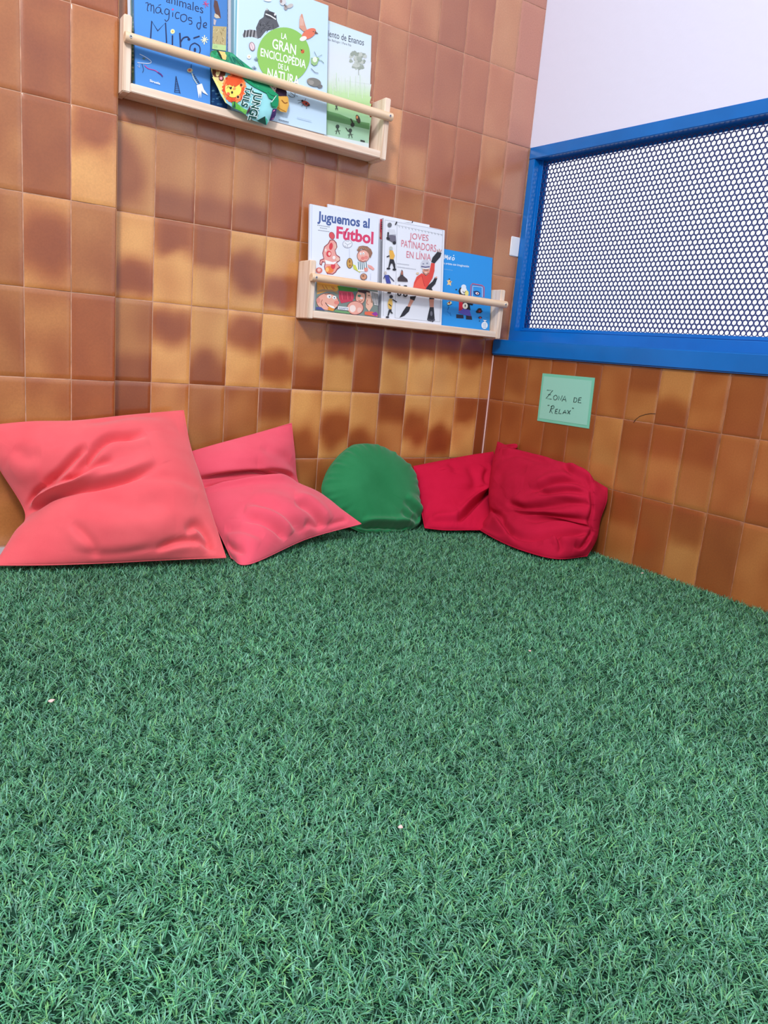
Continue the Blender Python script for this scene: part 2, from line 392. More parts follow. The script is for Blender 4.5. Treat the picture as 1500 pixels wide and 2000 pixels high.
def blades():
    n = 480000
    xs = rng.uniform(-2.15, -.004, n*2); ys = rng.uniform(-2.15, -.006, n*2)
    m = 120000; xs = np.r_[xs, rng.uniform(-1.95, -.75, m)]; ys = np.r_[ys, rng.uniform(-1.95, -.95, m)]
    pm = rng.permutation(len(xs)); xs = xs[pm]; ys = ys[pm]
    # keep what the room shows from around here
    keep = ~((xs < -1.36) & (ys > -.15))
    keep &= ~((ys < -1.62+(xs+1.7)*-.2) & (xs > -.75))
    keep &= ~((xs > -.5) & (ys < -1.5))
    xs, ys = xs[keep][:n], ys[keep][:n]; n = len(xs)
    cell = (np.floor(xs/.006)*73856093).astype(np.int64) ^ (np.floor(ys/.006)*19349663).astype(np.int64)
    h = (cell*2654435761 & 0xffffffff)/4294967296.0
    az = h*2*math.pi*1.0+rng.normal(0, 1.0, n)
    L = rng.uniform(.011, .020, n); W = rng.uniform(.0005, .00088, n)
    th0 = rng.uniform(.25, 1.0, n); bend = rng.uniform(.3, 1.5, n)
    segs = 3
    P = np.zeros((n, segs+1, 2, 3), np.float32)
    cx, cy, cz = xs.copy(), ys.copy(), np.full(n, TZ-.001)
    dx, dy = np.cos(az), np.sin(az); tw = az+math.pi/2+rng.normal(0, .5, n)
    wx, wy = np.cos(tw), np.sin(tw)
    for s in range(segs+1):
        wf = [1.0, 1.0, .8, .12][s]
        P[:, s, 0, 0] = cx-wx*W*wf; P[:, s, 0, 1] = cy-wy*W*wf; P[:, s, 0, 2] = cz
        P[:, s, 1, 0] = cx+wx*W*wf; P[:, s, 1, 1] = cy+wy*W*wf; P[:, s, 1, 2] = cz
        t = th0+bend*(s/segs); st = L/segs
        cx = cx+dx*np.sin(t)*st; cy = cy+dy*np.sin(t)*st; cz = cz+np.cos(t)*st*.9
    P[..., 0] = np.minimum(P[..., 0], -.0015); P[..., 1] = np.minimum(P[..., 1], -.0015)
    V = P.reshape(-1, 3)
    base = np.arange(n)[:, None]*(2*(segs+1))
    q = np.concatenate([np.stack([base[:, 0]+2*s, base[:, 0]+2*s+1, base[:, 0]+2*s+3, base[:, 0]+2*s+2], 1)[:, None] for s in range(segs)], 1).reshape(-1, 4)
    pal = np.array([lin(c) for c in [(88, 154, 112), (104, 166, 138), (66, 134, 96), (108, 168, 108), (88, 142, 126), (54, 112, 82), (124, 178, 150)]])
    pick = rng.choice(len(pal), n, p=[.26, .2, .18, .1, .12, .08, .06])
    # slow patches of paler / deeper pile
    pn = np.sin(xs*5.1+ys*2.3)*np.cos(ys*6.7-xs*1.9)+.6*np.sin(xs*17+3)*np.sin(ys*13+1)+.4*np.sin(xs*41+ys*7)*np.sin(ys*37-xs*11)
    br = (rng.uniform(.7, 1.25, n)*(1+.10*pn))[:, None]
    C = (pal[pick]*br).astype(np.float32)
    shade = np.array([.45, .85, 1.05, 1.15], np.float32)  # shade between the blades painted in: dark roots, lighter tips
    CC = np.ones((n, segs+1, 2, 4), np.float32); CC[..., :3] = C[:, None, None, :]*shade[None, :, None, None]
    me = bpy.data.meshes.new('artificial_grass')
    me.vertices.add(len(V)); me.vertices.foreach_set('co', V.ravel())
    me.loops.add(q.size); me.loops.foreach_set('vertex_index', q.ravel().astype(np.int32))
    me.polygons.add(len(q)); me.polygons.foreach_set('loop_start', (np.arange(len(q))*4).astype(np.int32))
    me.update(calc_edges=True)
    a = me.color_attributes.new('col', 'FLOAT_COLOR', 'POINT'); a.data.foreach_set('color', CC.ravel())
    me.polygons.foreach_set('use_smooth', np.ones(len(q), bool))
    me.materials.append(M_GRASS)
    o = bpy.data.objects.new('artificial_grass', me); COL.objects.link(o)
    tag(o, 'short green artificial grass pile covering the whole floor', 'artificial grass', kind='stuff')
blades()

# ---------------------------------------------------------------- shelves
def shelf(x0, x1, zb, label, h, rail, top):
    D = .070; th = .018
    r = root('book_shelf', (x0, 0, zb), label, 'shelf', None)
    for a in (x0, x1-th):
        b = MB(); b.box((a, -D, zb), (a+th, -.001, zb+h), None, .002); b.obj('side_panel', M_WOODV, r)
    b = MB(); b.box((x0+th+.0003, -D+.0015, zb+.003), (x1-th-.0003, -.001, zb+top), None, .0015); b.obj('shelf_board', M_WOOD, r)
    zd = zb+rail; yd = -D-.0085; rad = .0108
    b = MB(); b.tube((x0, yd, zd), (x1+.001, yd, zd), rad, 28); b.obj('front_rail', M_DOWEL, r)
    for a in (x0+.011, x1-.010):
        b = MB(); b.tube((a, yd-rad+.0012, zd), (a, yd-rad-.0006, zd), .0036, 16)
        s = b.obj('screw', M_STEEL, r)
        b = MB(); b.box((a-.0022, yd-rad-.0011, zd-.0005), (a+.0022, yd-rad-.0004, zd+.0005)); b.box((a-.0005, yd-rad-.0011, zd-.0022), (a+.0005, yd-rad-.0004, zd+.0022))
        q = b.obj('screw_slot', M_DARK, s)
    return r
sh1 = shelf(-1.2418, -.5310, .6480, 'upper pale pine book shelf with front rail, fixed beside the pillar', .157, .1085, .0215)
sh1.rotation_euler.y = .0085
shelf(-.7445, -.0405, .1985, 'lower pale pine book shelf with front rail, fixed above the green cushion', .153, .108, .0225)

# ---------------------------------------------------------------- printed art
_tc = {}
def text_mesh(body, bold):
    k = (body, bold)
    if k in _tc: return _tc[k]
    c = bpy.data.curves.new('t', 'FONT'); c.body = body; c.size = 1; c.resolution_u = 3; c.offset = bold
    o = bpy.data.objects.new('t', c); COL.objects.link(o)
    dg = bpy.context.evaluated_depsgraph_get()
    me = bpy.data.meshes.new_from_object(o.evaluated_get(dg))
    V = np.array([v.co[:2] for v in me.vertices]); F = [tuple(p.vertices) for p in me.polygons]
    bpy.data.objects.remove(o); bpy.data.curves.remove(c); bpy.data.meshes.remove(me)
    _tc[k] = (V, F); return V, F
CAPH = None
LASTQ = None
class Art:
    """flat print on a surface; coordinates are read in one measuring window (x0,y0,scale)"""
    def __init__(s, surf, nrm, win, step=.000035):
        s.surf, s.n, s.w, s.mb, s.k, s.step = surf, np.array(nrm, float), win, MB(), 1, step
    def P(s, x, y, sc=None): return s.surf(s.w[0]+x/s.w[2], s.w[1]+y/s.w[2])+s.n*(s.k*s.step)
    def add(s, pts, faces, col):
        C = [lin(c) for c in col] if isinstance(col, list) else lin(col)
        s.mb.add([s.P(x, y) for x, y in pts], faces, C); s.k += 1
    def base(s, col):
        o, X, V, N = LASTQ; k = s.n*s.step*.6
        s.mb.add([o+X*.004+V*.003+k, o+X*.996+V*.003+k, o+X*.996+V*.997+k, o+X*.004+V*.997+k], [(0, 1, 2, 3)], lin(col))
    def poly(s, pts, col):
        t = tessellate_polygon([[Vector((x, y, 0)) for x, y in pts]]); s.add(pts, [tuple(f) for f in t], col)
    def ell(s, cx, cy, rx, ry, col, rot=0, n=22, jag=0):
        c, q = math.cos(math.radians(rot)), math.sin(math.radians(rot)); pts = []
        for i in range(n):
            a = 2*math.pi*i/n; k = 1+(jag*(random.random()-.5) if jag else 0)
            u, v = rx*k*math.cos(a), ry*k*math.sin(a); pts.append((cx+u*c-v*q, cy+u*q+v*c))
        s.add([(cx, cy)]+pts, [(0, 1+i, 1+(i+1) % n) for i in range(n)], col)
    def line(s, pts, w, col, closed=False):
        pts = list(pts)+([pts[0]] if closed else [])
        V = []; F = []
        for i, (x, y) in enumerate(pts):
            a = pts[max(0, i-1)]; b = pts[min(len(pts)-1, i+1)]
            dx, dy = b[0]-a[0], b[1]-a[1]; l = math.hypot(dx, dy) or 1
            V += [(x-dy/l*w/2, y+dx/l*w/2), (x+dy/l*w/2, y-dx/l*w/2)]
            if i: F.append((2*i-2, 2*i-1, 2*i+1, 2*i))
        s.add(V, F, col)
    def curve(s, pts, w, col, n=6):
        P = [np.array(p, float) for p in pts]; P = [P[0]]+P+[P[-1]]; out = []
        for i in range(1, len(P)-2):
            for t in range(n):
                t /= n; p0, p1, p2, p3 = P[i-1:i+3]
                out.append(tuple(.5*(2*p1+(p2-p0)*t+(2*p0-5*p1+4*p2-p3)*t*t+(3*p1-p0-3*p2+p3)*t**3)))
        s.line(out+[tuple(P[-1])], w, col)
    def text(s, body, a, b, h, col, bold=.0):
        global CAPH
        if CAPH is None: CAPH = text_mesh('H', 0)[0][:, 1].max()
        V, F = text_mesh(body, bold)
        x0, x1 = V[:, 0].min(), V[:, 0].max(); a, b = np.array(a, float), np.array(b, float)
        d = b-a; L = np.linalg.norm(d); u = d/L; up = np.array([u[1], -u[0]])
        # keep letters upright in the measuring window when the baseline only slopes
        if abs(u[1]) < .5: up = np.array([0.04, -1.0])
        s.add([tuple(a+d*((x-x0)/(x1-x0))+up*(y/CAPH*h)) for x, y in V], F, col)
    def obj(s, name, parent): return s.mb.obj(name, M_PRINT, parent, smooth=False)

LEAN = 0.105
class Cover:
    """leaning cover plane through y=yb at z=zb"""
    def __init__(s, yb, zb, lean=LEAN):
        s.yb, s.zb, s.lean = yb, zb, lean
        s.n = np.array([0, 1, -lean]); s.d = yb-lean*zb
        s.N = np.array([0, -1, lean])/math.hypot(1, lean); s.V = np.array([0, lean, 1])/math.hypot(1, lean)
    def at(s, x, y): return on_plane(x, y, s.n, s.d)
def book(label, cov, x0, x1, ztop, th, col, spine=None, rnd=0.0, pages=True, bev=.0008):
    global LASTQ
    r = root('picture_book', ((x0+x1)/2, cov.yb, cov.zb), label, 'book')
    H = (ztop-cov.zb)*math.hypot(1, cov.lean)
    o = np.array([x0, cov.yb, cov.zb]); X = np.array([x1-x0, 0, 0]); V = cov.V*H; N = -cov.N
    ct = .0016; LASTQ = (o, X, V, N)
    m = MB(); c = lin(col); c2 = lin(spine or col)
    if rnd:
        pass
    m.hexa(o, X, N*ct, V, c, bev)                                          # front board
    m.hexa(o+N*(th-ct), X, N*ct, V, c, bev)                                # back board
    m.hexa(o+N*.0002, np.array([ct, 0, 0]), N*(th-.0004), V, c2, .0004)    # spine
    m.obj('cover', M_PRINT, r)
    if pages:
        p = MB(); p.hexa(o+N*ct+np.array([ct, 0, 0])+cov.V*.002, X-np.array([ct+.002, 0, 0]), N*(th-2*ct), V-cov.V*.004, lin((230, 225, 215)))
        p.obj('page_block', M_PAGE, r, smooth=False)
    return r
Z1 = .6480+.0218; Z2 = .1985+.0228
W1 = (220, 0, 5.0); W2 = (400, 0, 3.947); W3 = (570, 380, 6.818); W4 = (730, 410, 5.357); W5 = (400, 80, 8.333); W6 = (1030, 710, 9.375)
NAVY = (24, 38, 84); WHT = (245, 248, 252); BLK = (30, 28, 34)

# --- upper shelf, book 1
cv = Cover(-.058, Z1)
xa = cv.at(264, 150)[0]; xb = cv.at(411, 150)[0]
b1 = book('blue picture book with hand-drawn title, leftmost on the upper shelf', cv, xa, xb, Z1+.30, .010, (72, 142, 222))
A = Art(cv.at, cv.N, W1)
A.base((72, 142, 222))
A.text('animales', (522, 22), (884, 134), 84, NAVY)
A.curve([(320, 30), (345, 30), (338, 95), (350, 108)], 8, NAVY)
A.curve([(342, 60), (362, 38), (376, 50), (374, 112)], 8, NAVY); A.curve([(376, 60), (395, 50), (402, 75), (404, 132)], 8, NAVY)
A.curve([(468, 80), (440, 70), (420, 95), (430, 125), (460, 120), (470, 85), (474, 125), (492, 138)], 8, NAVY); A.line([(446, 54), (472, 44)], 7, NAVY)
A.curve([(548, 95), (520, 88), (508, 118), (525, 142), (548, 130), (552, 98), (548, 180), (525, 208), (508, 190)], 8, NAVY)
A.curve([(588, 120), (586, 165)], 8, NAVY); A.ell(587, 93, 9, 9, (225, 60, 130))
A.curve([(655, 128), (628, 120), (612, 148), (622, 180), (650, 178)], 8, NAVY)
A.curve([(700, 140), (668, 150), (665, 190), (690, 212), (718, 196), (722, 158), (700, 140)], 8, NAVY)
A.curve([(775, 180), (745, 172), (742, 195), (770, 205), (772, 232), (745, 236)], 8, NAVY)
A.curve([(855, 160), (862, 215), (850, 285)], 8, NAVY); A.curve([(858, 225), (830, 225), (822, 258), (842, 285), (856, 262)], 8, NAVY)
A.curve([(888, 255), (915, 245), (910, 222), (888, 232), (888, 265), (918, 272)], 8, NAVY)
A.line([(370, 378), (381, 205), (440, 302), (516, 222), (526, 420)], 13, NAVY)
A.curve([(584, 345), (583, 440)], 14, NAVY); A.ell(585, 308, 21, 23, (246, 244, 170)); A.ell(586, 308, 7, 8, (235, 150, 50))
A.curve([(655, 322), (663, 462)], 15, NAVY); A.curve([(663, 412), (690, 372), (730, 362), (748, 384)], 13, NAVY); A.ell(744, 385, 14, 12, NAVY)
A.curve([(800, 420), (762, 445), (752, 500), (770, 540), (820, 545), (852, 505), (845, 450), (800, 420)], 10, NAVY); A.ell(802, 487, 12, 20, NAVY)
A.line([(788, 374), (848, 354)], 13, NAVY)
for p, q in (((860, 392), (932, 388)), ((896, 345), (892, 436)), ((872, 362), (920, 418)), ((918, 366), (872, 414))): A.line([p, q], 8, (246, 244, 200))
for p, q in (((880, 42), (940, 36)), ((912, 5), (904, 75)), ((888, 14), (932, 64))): A.line([p, q], 5, (226, 60, 110))
A.curve([(262, 530), (300, 548), (345, 575), (376, 605), (345, 622), (240, 612)], 6, (220, 230, 245)); A.ell(305, 572, 16, 8, (90, 120, 120), 20)
A.curve([(285, 625), (300, 680), (290, 710)], 5, NAVY); A.curve([(255, 620), (262, 660), (240, 640)], 4, (170, 190, 220))
A.curve([(310, 640), (345, 670), (410, 688), (445, 712)], 7, (200, 50, 150)); A.curve([(440, 708), (470, 728), (486, 750)], 12, (90, 40, 130))
A.line([(617, 745), (604, 905)], 6, NAVY); A.line([(617, 745), (658, 915)], 6, NAVY)
for i in range(8): A.line([(613-i*1.2, 775+i*18), (626+i*4, 778+i*18)], 5, NAVY)
A.ell(752, 690, 28, 22, (200, 190, 150)); A.ell(750, 688, 14, 12, (210, 90, 80)); A.line([(768, 630), (764, 668)], 5, NAVY)
A.line([(770, 712), (790, 770), (826, 826)], 10, (190, 205, 200)); A.line([(790, 735), (850, 822)], 6, (60, 80, 100))
for i in range(5): A.line([(775+i*11, 738+i*18), (800+i*10, 730+i*17)], 4, NAVY)
A.poly([(818, 835), (868, 818), (888, 876), (930, 934), (876, 905), (866, 884), (860, 962), (849, 905), (840, 962), (826, 890)], WHT)
A.text('Siruela', (360, 800), (460, 830), 22, WHT, .02)
A.obj('cover_print', b1)
# --- book behind it
cv = Cover(-.042, Z1)
xa = cv.at(258, 120)[0]; xb = cv.at(446, 60)[0]
b2 = book('blue bird-photo book tucked behind the blue hand-drawn title book', cv, xa, xb-.002, Z1+.29, .007, (70, 128, 200), (120, 140, 90))
A = Art(cv.at, cv.N, W1)
A.base((70, 128, 200))
A.poly([(194, 0), (232, 0), (212, 790), (186, 780)], (112, 132, 88))
for i in range(18): A.ell(212-i*1, 20+i*40, 12, 10, random.choice([(200, 190, 130), (60, 90, 70), (170, 170, 110)]), jag=.6)
A.poly([(992, 0), (1022, 12), (1048, 120), (1056, 178), (1028, 172), (1000, 120), (986, 60)], (96, 62, 58))
A.poly([(996, 130), (1030, 150), (1050, 178), (1010, 180), (990, 165)], (205, 190, 170)); A.poly([(985, 185), (1012, 200), (1000, 250), (984, 240)], (190, 180, 190))
A.poly([(978, 255), (1112, 262), (1106, 445), (972, 425)], (186, 168, 122))
for i in range(26):
    x, y = random.uniform(980, 1095), random.uniform(270, 425); A.line([(x, y), (x+random.uniform(-16, 16), y+random.uniform(10, 26))], 4, random.choice([(222, 208, 165), (140, 118, 84)]))
A.poly([(972, 428), (1106, 446), (1104, 500), (968, 480)], (184, 214, 148)); A.text('OS', (985, 468), (1020, 472), 22, (130, 160, 110))
A.poly([(940, 560), (1140, 560), (1110, 1100), (935, 1010)], (26, 66, 120))
for i in range(16):
    x, y = random.uniform(960, 1080), random.uniform(860, 1020); A.ell(x, y, 14, 8, random.choice([(60, 110, 160), (30, 60, 120), (90, 140, 180)]), jag=.5)
A.obj('cover_print', b2)
cv = Cover(-.031, Z1)
xa = cv.at(249, 20)[0]+.001; xb = cv.at(453, 60)[0]
b = book('white-edged book at the very back left of the upper shelf', cv, max(xa, -1.2230), xb, Z1+.31, .006, (226, 230, 244))
A = Art(cv.at, cv.N, W1)
A.base((226, 230, 244))
for i in range(9): A.poly([(1112, 90+i*48), (1124, 92+i*48), (1122, 122+i*48), (1110, 120+i*48)], random.choice([(96, 70, 130), (150, 120, 170), (180, 150, 190)]))
A.obj('cover_print', b)
# --- encyclopedia
cv = Cover(-.060, Z1)
xa = cv.at(457, 90)[0]; xb = cv.at(640, 120)[0]
b3 = book('large pale blue nature encyclopedia with green circle on the upper shelf', cv, xa, xb, cv.at(642.5, 11)[2], .020, (196, 222, 246), (150, 190, 205))
A = Art(cv.at, cv.N, W2)
A.base((196, 222, 246))
A.poly([(236, 0), (250, 0), (240, 500), (226, 500)], (120, 176, 196)); A.poly([(252, 0), (262, 0), (250, 500), (242, 500)], (222, 238, 250))
RAC = (86, 88, 96)
A.poly([(290, 268), (308, 238), (350, 226), (402, 238), (402, 296), (350, 280), (300, 292)], (150, 150, 156))
for x in (306, 330, 354, 380): A.line([(x+4, 232), (x-4, 286)], 11, (56, 56, 62))
A.poly([(405, 300), (394, 215), (420, 155), (452, 132), (462, 88), (480, 64), (498, 84), (536, 98), (552, 118), (556, 160), (574, 205), (540, 222), (470, 240), (430, 290)], RAC)
A.poly([(474, 95), (500, 90), (540, 100), (552, 135), (520, 150), (480, 140), (462, 120)], (60, 60, 68)); A.line([(468, 108), (505, 122), (548, 150)], 9, (225, 228, 232)); A.ell(478, 74, 8, 7, (190, 190, 190)); A.ell(540, 112, 7, 10, (220, 220, 225))
for i in range(22): A.line([(410+random.random()*120, 160+random.random()*80), (420+random.random()*120, 175+random.random()*80)], 3, random.choice([(110, 112, 120), (60, 62, 70)]))
A.ell(606, 428, 204, 216, (138, 192, 92), 0, 48)
A.text('LA', (588, 298), (630, 306), 42, WHT, .012)
A.text('GRAN', (518, 372), (700, 425), 74, WHT, .012)
A.text('ENCICLOPÈDIA', (428, 432), (776, 528), 60, WHT, .012)
A.text('DE LA', (564, 528), (648, 552), 40, WHT, .012)
A.text('NATURA', (480, 602), (724, 668), 76, WHT, .012)
A.ell(752, 398, 14, 16, (205, 100, 50)); A.ell(744, 388, 5, 5, BLK); A.ell(757, 404, 3, 3, BLK); A.line([(738, 385), (734, 378)], 2, BLK)
A.poly([(726, 215), (728, 150), (742, 108), (752, 112), (760, 150), (776, 205), (786, 235), (760, 245)], (208, 150, 130))
for i in range(4): A.line([(733+i*8, 200), (732+i*7, 122+i*8)], 3, (232, 200, 190))
A.ell(800, 262, 62, 34, (222, 118, 92), -32); A.ell(756, 300, 28, 18, (236, 236, 240), -20); A.poly([(846, 238), (874, 262), (844, 262)], (110, 80, 70)); A.ell(834, 246, 4, 4, BLK)
A.ell(600, 18, 24, 26, (205, 205, 210), 10); A.ell(585, 12, 10, 14, (150, 130, 130)); A.ell(655, 48, 26, 15, (190, 185, 185), -25); A.ell(622, 60, 14, 20, (160, 150, 150)); A.line([(610, 35), (625, 60)], 5, (70, 60, 60)); A.ell(480, 4, 30, 10, (226, 228, 226), 8)
A.ell(362, 360, 22, 34, (150, 110, 116), -12); A.ell(362, 360, 17, 29, (226, 206, 214), -12); A.ell(338, 440, 16, 17, (236, 236, 236)); A.ell(339, 440, 5, 6, (212, 170, 110)); A.line([(352, 334), (372, 388)], 3, (180, 140, 150))
for dx in (-16, -8, 0, 8, 16): A.line([(395+dx*.3, 470), (392+dx, 440+abs(dx))], 4, (110, 130, 140)); A.line([(385, 535), (375+dx*1.4, 510+abs(dx))], 4, (90, 110, 130))
A.poly([(815, 455), (850, 440), (880, 450), (862, 500), (838, 510), (815, 490)], (150, 190, 130)); A.line([(815, 450), (895, 470), (915, 490)], 4, (96, 130, 96)); A.line([(840, 400), (862, 445), (900, 425)], 3, (90, 110, 90)); A.ell(845, 462, 18, 22, (222, 232, 215))
A.line([(815, 530), (845, 560), (872, 568)], 4, (90, 96, 104)); A.line([(700, 655), (690, 735), (712, 745)], 4, (90, 90, 100))
A.ell(838, 636, 56, 32, (122, 122, 118), 14); A.ell(884, 668, 20, 14, (110, 110, 110)); A.ell(796, 622, 12, 10, (150, 140, 130)); A.ell(815, 640, 22, 18, (150, 148, 144))
A.curve([(655, 715), (690, 745), (665, 752), (640, 735)], 5, (90, 96, 104))
A.ell(775, 800, 34, 17, (176, 62, 48), 28); A.ell(778, 802, 8, 9, BLK); A.ell(796, 815, 10, 7, BLK); A.ell(748, 780, 9, 8, BLK)
for p, q in (((745, 778), (712, 775)), ((742, 788), (715, 798)), ((765, 780), (775, 762)), ((760, 800), (742, 822)), ((782, 822), (778, 842))): A.line([p, q], 3, BLK)
for i in range(11): A.poly([(566+i*7, 920+i*2), (571+i*7, 921+i*2), (571+i*7, 930+i*2), (566+i*7, 929+i*2)], (70, 76, 90))
for i in range(14): A.poly([(705+i*8, 905+i*2), (711+i*8, 906+i*2), (711+i*8, 912+i*2), (705+i*8, 911+i*2)], (176, 196, 218))
A.obj('cover_print', b3)
# --- dwarves book
cv = Cover(-.036, Z1)
xb = cv.at(724, 150)[0]
b4 = book('pale green and white picture book half hidden right of the encyclopedia', cv, xb-.24, xb, cv.at(725.6, 69.7)[2], .009, (206, 222, 226))
A = Art(cv.at, cv.N, W2)
A.base((206, 222, 226))
ys = [(170, 275), (420, 480), (600, 650), (700, 745), (760, 800), (860, 905), (1030, 1105)]
cs = [(204, 226, 244), (216, 224, 236), (216, 226, 226), (190, 222, 170), (176, 214, 150), (150, 196, 150), (160, 200, 176)]
for (l, r_), (l2, r2), ca_, cb_ in zip(ys[:-1], ys[1:], cs[:-1], cs[1:]):
    A.add([(900, l), (1284, r_), (1280-(r2-275)*.022, r2), (900, l2)], [(0, 1, 2, 3)], [ca_, ca_, cb_, cb_]); A.k -= 1
A.k += 1
A.poly([(930, 850), (1040, 880), (1160, 930), (1270, 950), (1268, 1000), (1100, 960), (930, 920)], (96, 150, 96))
A.text('iento de Enanos', (950, 280), (1226, 352), 48, (60, 64, 76), .005)
A.text('lex Bellugar / Pere Na', (950, 312), (1128, 358), 18, (84, 88, 96))
for i in range(34):
    a = random.random()*6.28; r1 = random.random()**.5*62; A.ell(1180+r1*math.cos(a), 462+r1*math.sin(a)*1.05, 16, 15, random.choice([(176, 184, 176), (160, 170, 160), (190, 196, 190), (150, 160, 150)]), jag=.6); A.k -= .7
A.line([(1184, 530), (1186, 580)], 4, (150, 156, 150))
for i in range(30):
    x = random.uniform(960, 1260); A.line([(x, 560+random.random()*120), (x+2, 620+random.random()*140)], 3, random.choice([(206, 222, 206), (222, 230, 226), (196, 220, 190)])); A.k -= .8
for x, y, k in ((1014, 822, .6), (1022, 985, 1.1), (1120, 1015, 1.1)):
    A.ell(x, y-8*k, 13*k, 14*k, (56, 70, 60)); A.line([(x, y), (x-10*k, y+45*k)], 5, (50, 60, 54)); A.line([(x, y), (x+14*k, y+45*k)], 5, (50, 60, 54)); A.line([(x-18*k, y+24*k), (x+20*k, y+20*k)], 4, (70, 84, 74))
A.ell(1180, 918, 15, 34, (60, 54, 44), -20); A.ell(1172, 905, 8, 12, (196, 130, 80)); A.ell(1138, 962, 15, 17, (40, 44, 40)); A.line([(1122, 915), (1140, 945)], 8, (54, 46, 40)); A.line([(1085, 985), (1105, 1015)], 6, (50, 56, 50))
A.poly([(1198, 1078), (1232, 1086), (1232, 1098), (1198, 1090)], (50, 56, 54))
A.obj('cover_print', b4)

# --- lower shelf: football book
cv = Cover(-.058, Z2)
xa = cv.at(604.5, 500)[0]; xb = cv.at(738.5, 520)[0]
f1 = book('white comic-style football book, leftmost on the lower shelf', cv, xa, xb, cv.at(606, 398)[2], .009, (226, 233, 249))
A = Art(cv.at, cv.N, W3)
A.base((226, 233, 249))
A.poly([(262, 130), (275, 128), (262, 860), (250, 860)], (206, 214, 236))
A.text('Juguemos al', (340, 345), (1034, 446), 122, (72, 96, 156), .03)
A.text('Fútbol', (590, 578), (1084, 656), 150, (216, 66, 108), .035)
for y, x0_, x1_ in ((408, 340, 505), (442, 375, 470), (474, 350, 495)):
    x = x0_
    while x < x1_: A.line([(x, y+(x-x0_)*.15), (x+9, y+(x-x0_)*.15+1)], 9, (88, 92, 112)); A.k -= 1; x += 14
A.k += 1
SK = (232, 164, 158); RD = (214, 62, 74)
A.poly([(505, 600), (560, 600), (596, 640), (606, 700), (580, 745), (596, 800), (640, 830), (642, 882), (600, 912), (650, 972), (610, 1000), (585, 1040), (545, 1068), (470, 1060), (436, 1000), (428, 960), (440, 905), (410, 905), (396, 950), (366, 930), (372, 870), (420, 850), (404, 780), (430, 690), (480, 650)], (150, 76, 84))
A.poly([(515, 612), (555, 612), (586, 650), (594, 700), (570, 745), (586, 805), (628, 838), (630, 872), (590, 902), (630, 965), (600, 985), (575, 1030), (540, 1055), (480, 1048), (446, 1000), (440, 960), (452, 900), (402, 885), (390, 932), (376, 915), (384, 880), (432, 862), (416, 780), (440, 700), (492, 655)], SK)
A.ell(533, 548, 38, 52, (150, 76, 84), -18); A.ell(533, 548, 31, 45, (216, 84, 92), -18)
A.ell(520, 690, 24, 48, RD, 8); A.ell(492, 790, 34, 42, RD); A.ell(500, 790, 18, 24, (240, 200, 190)); A.ell(450, 740, 12, 22, (240, 220, 214)); A.ell(576, 690, 16, 36, (226, 186, 170))
A.ell(500, 1000, 58, 48, (232, 130, 70)); A.ell(548, 950, 30, 44, RD); A.ell(470, 1000, 22, 30, (244, 190, 120)); A.ell(610, 860, 24, 26, (232, 190, 176)); A.ell(560, 840, 20, 24, (244, 236, 236)); A.poly([(440, 870), (540, 900), (600, 890), (560, 930), (450, 925)], (240, 240, 244))
A.ell(362, 1010, 44, 40, (214, 120, 110)); A.ell(360, 1005, 24, 22, (240, 190, 180))
A.ell(740, 658, 65, 55, (150, 156, 176)); A.ell(740, 658, 59, 49, (232, 236, 246))
for p, q in (((700, 640), (740, 670)), ((740, 670), (790, 645)), ((740, 670), (735, 705)), ((715, 620), (760, 625)), ((700, 680), (720, 695))): A.line([p, q], 5, (140, 146, 166))
A.line([(762, 720), (766, 840)], 5, (186, 196, 220))
A.ell(768, 915, 42, 70, (96, 70, 60)); A.ell(768, 915, 35, 62, (206, 160, 84)); A.ell(766, 890, 12, 22, (150, 100, 60)); A.ell(770, 945, 10, 14, (150, 100, 60))
A.poly([(805, 925), (870, 955), (920, 1000), (905, 1040), (820, 990)], (206, 212, 90)); A.poly([(870, 890), (1000, 900), (1010, 960), (960, 1030), (880, 1020), (850, 950)], (236, 240, 246))
for x in (880, 905, 930, 955, 985): A.line([(x, 895), (x+8, 1000)], 11, (48, 104, 124))
A.ell(985, 1000, 26, 28, (230, 150, 140)); A.poly([(1000, 930), (1060, 950), (1098, 990), (1080, 1010), (1020, 975)], (232, 164, 158))
A.ell(948, 818, 84, 84, (150, 96, 84)); A.ell(948, 820, 77, 77, (236, 176, 164)); A.ell(985, 840, 26, 24, (228, 140, 134)); A.ell(940, 850, 26, 22, (226, 130, 124)); A.ell(915, 790, 13, 17, WHT); A.ell(950, 785, 13, 17, WHT); A.ell(918, 793, 5, 6, BLK); A.ell(947, 790, 5, 6, BLK); A.curve([(905, 870), (940, 895), (980, 880)], 6, (150, 60, 60))
A.poly([(862, 740), (890, 690), (940, 682), (1000, 690), (1050, 730), (1070, 780), (1040, 850), (1020, 790), (980, 740), (920, 722), (885, 760)], (150, 108, 88))
for i in range(8): A.line([(870+i*24, 735-10*math.sin(i)), (900+i*20, 690+i*4)], 5, (200, 160, 130))
A.ell(952, 1095, 46, 44, (110, 80, 70)); A.ell(952, 1095, 38, 37, (206, 150, 120)); A.ell(945, 1085, 14, 14, (140, 96, 80)); A.line([(1045, 1050), (1040, 1140)], 4, (180, 190, 215))
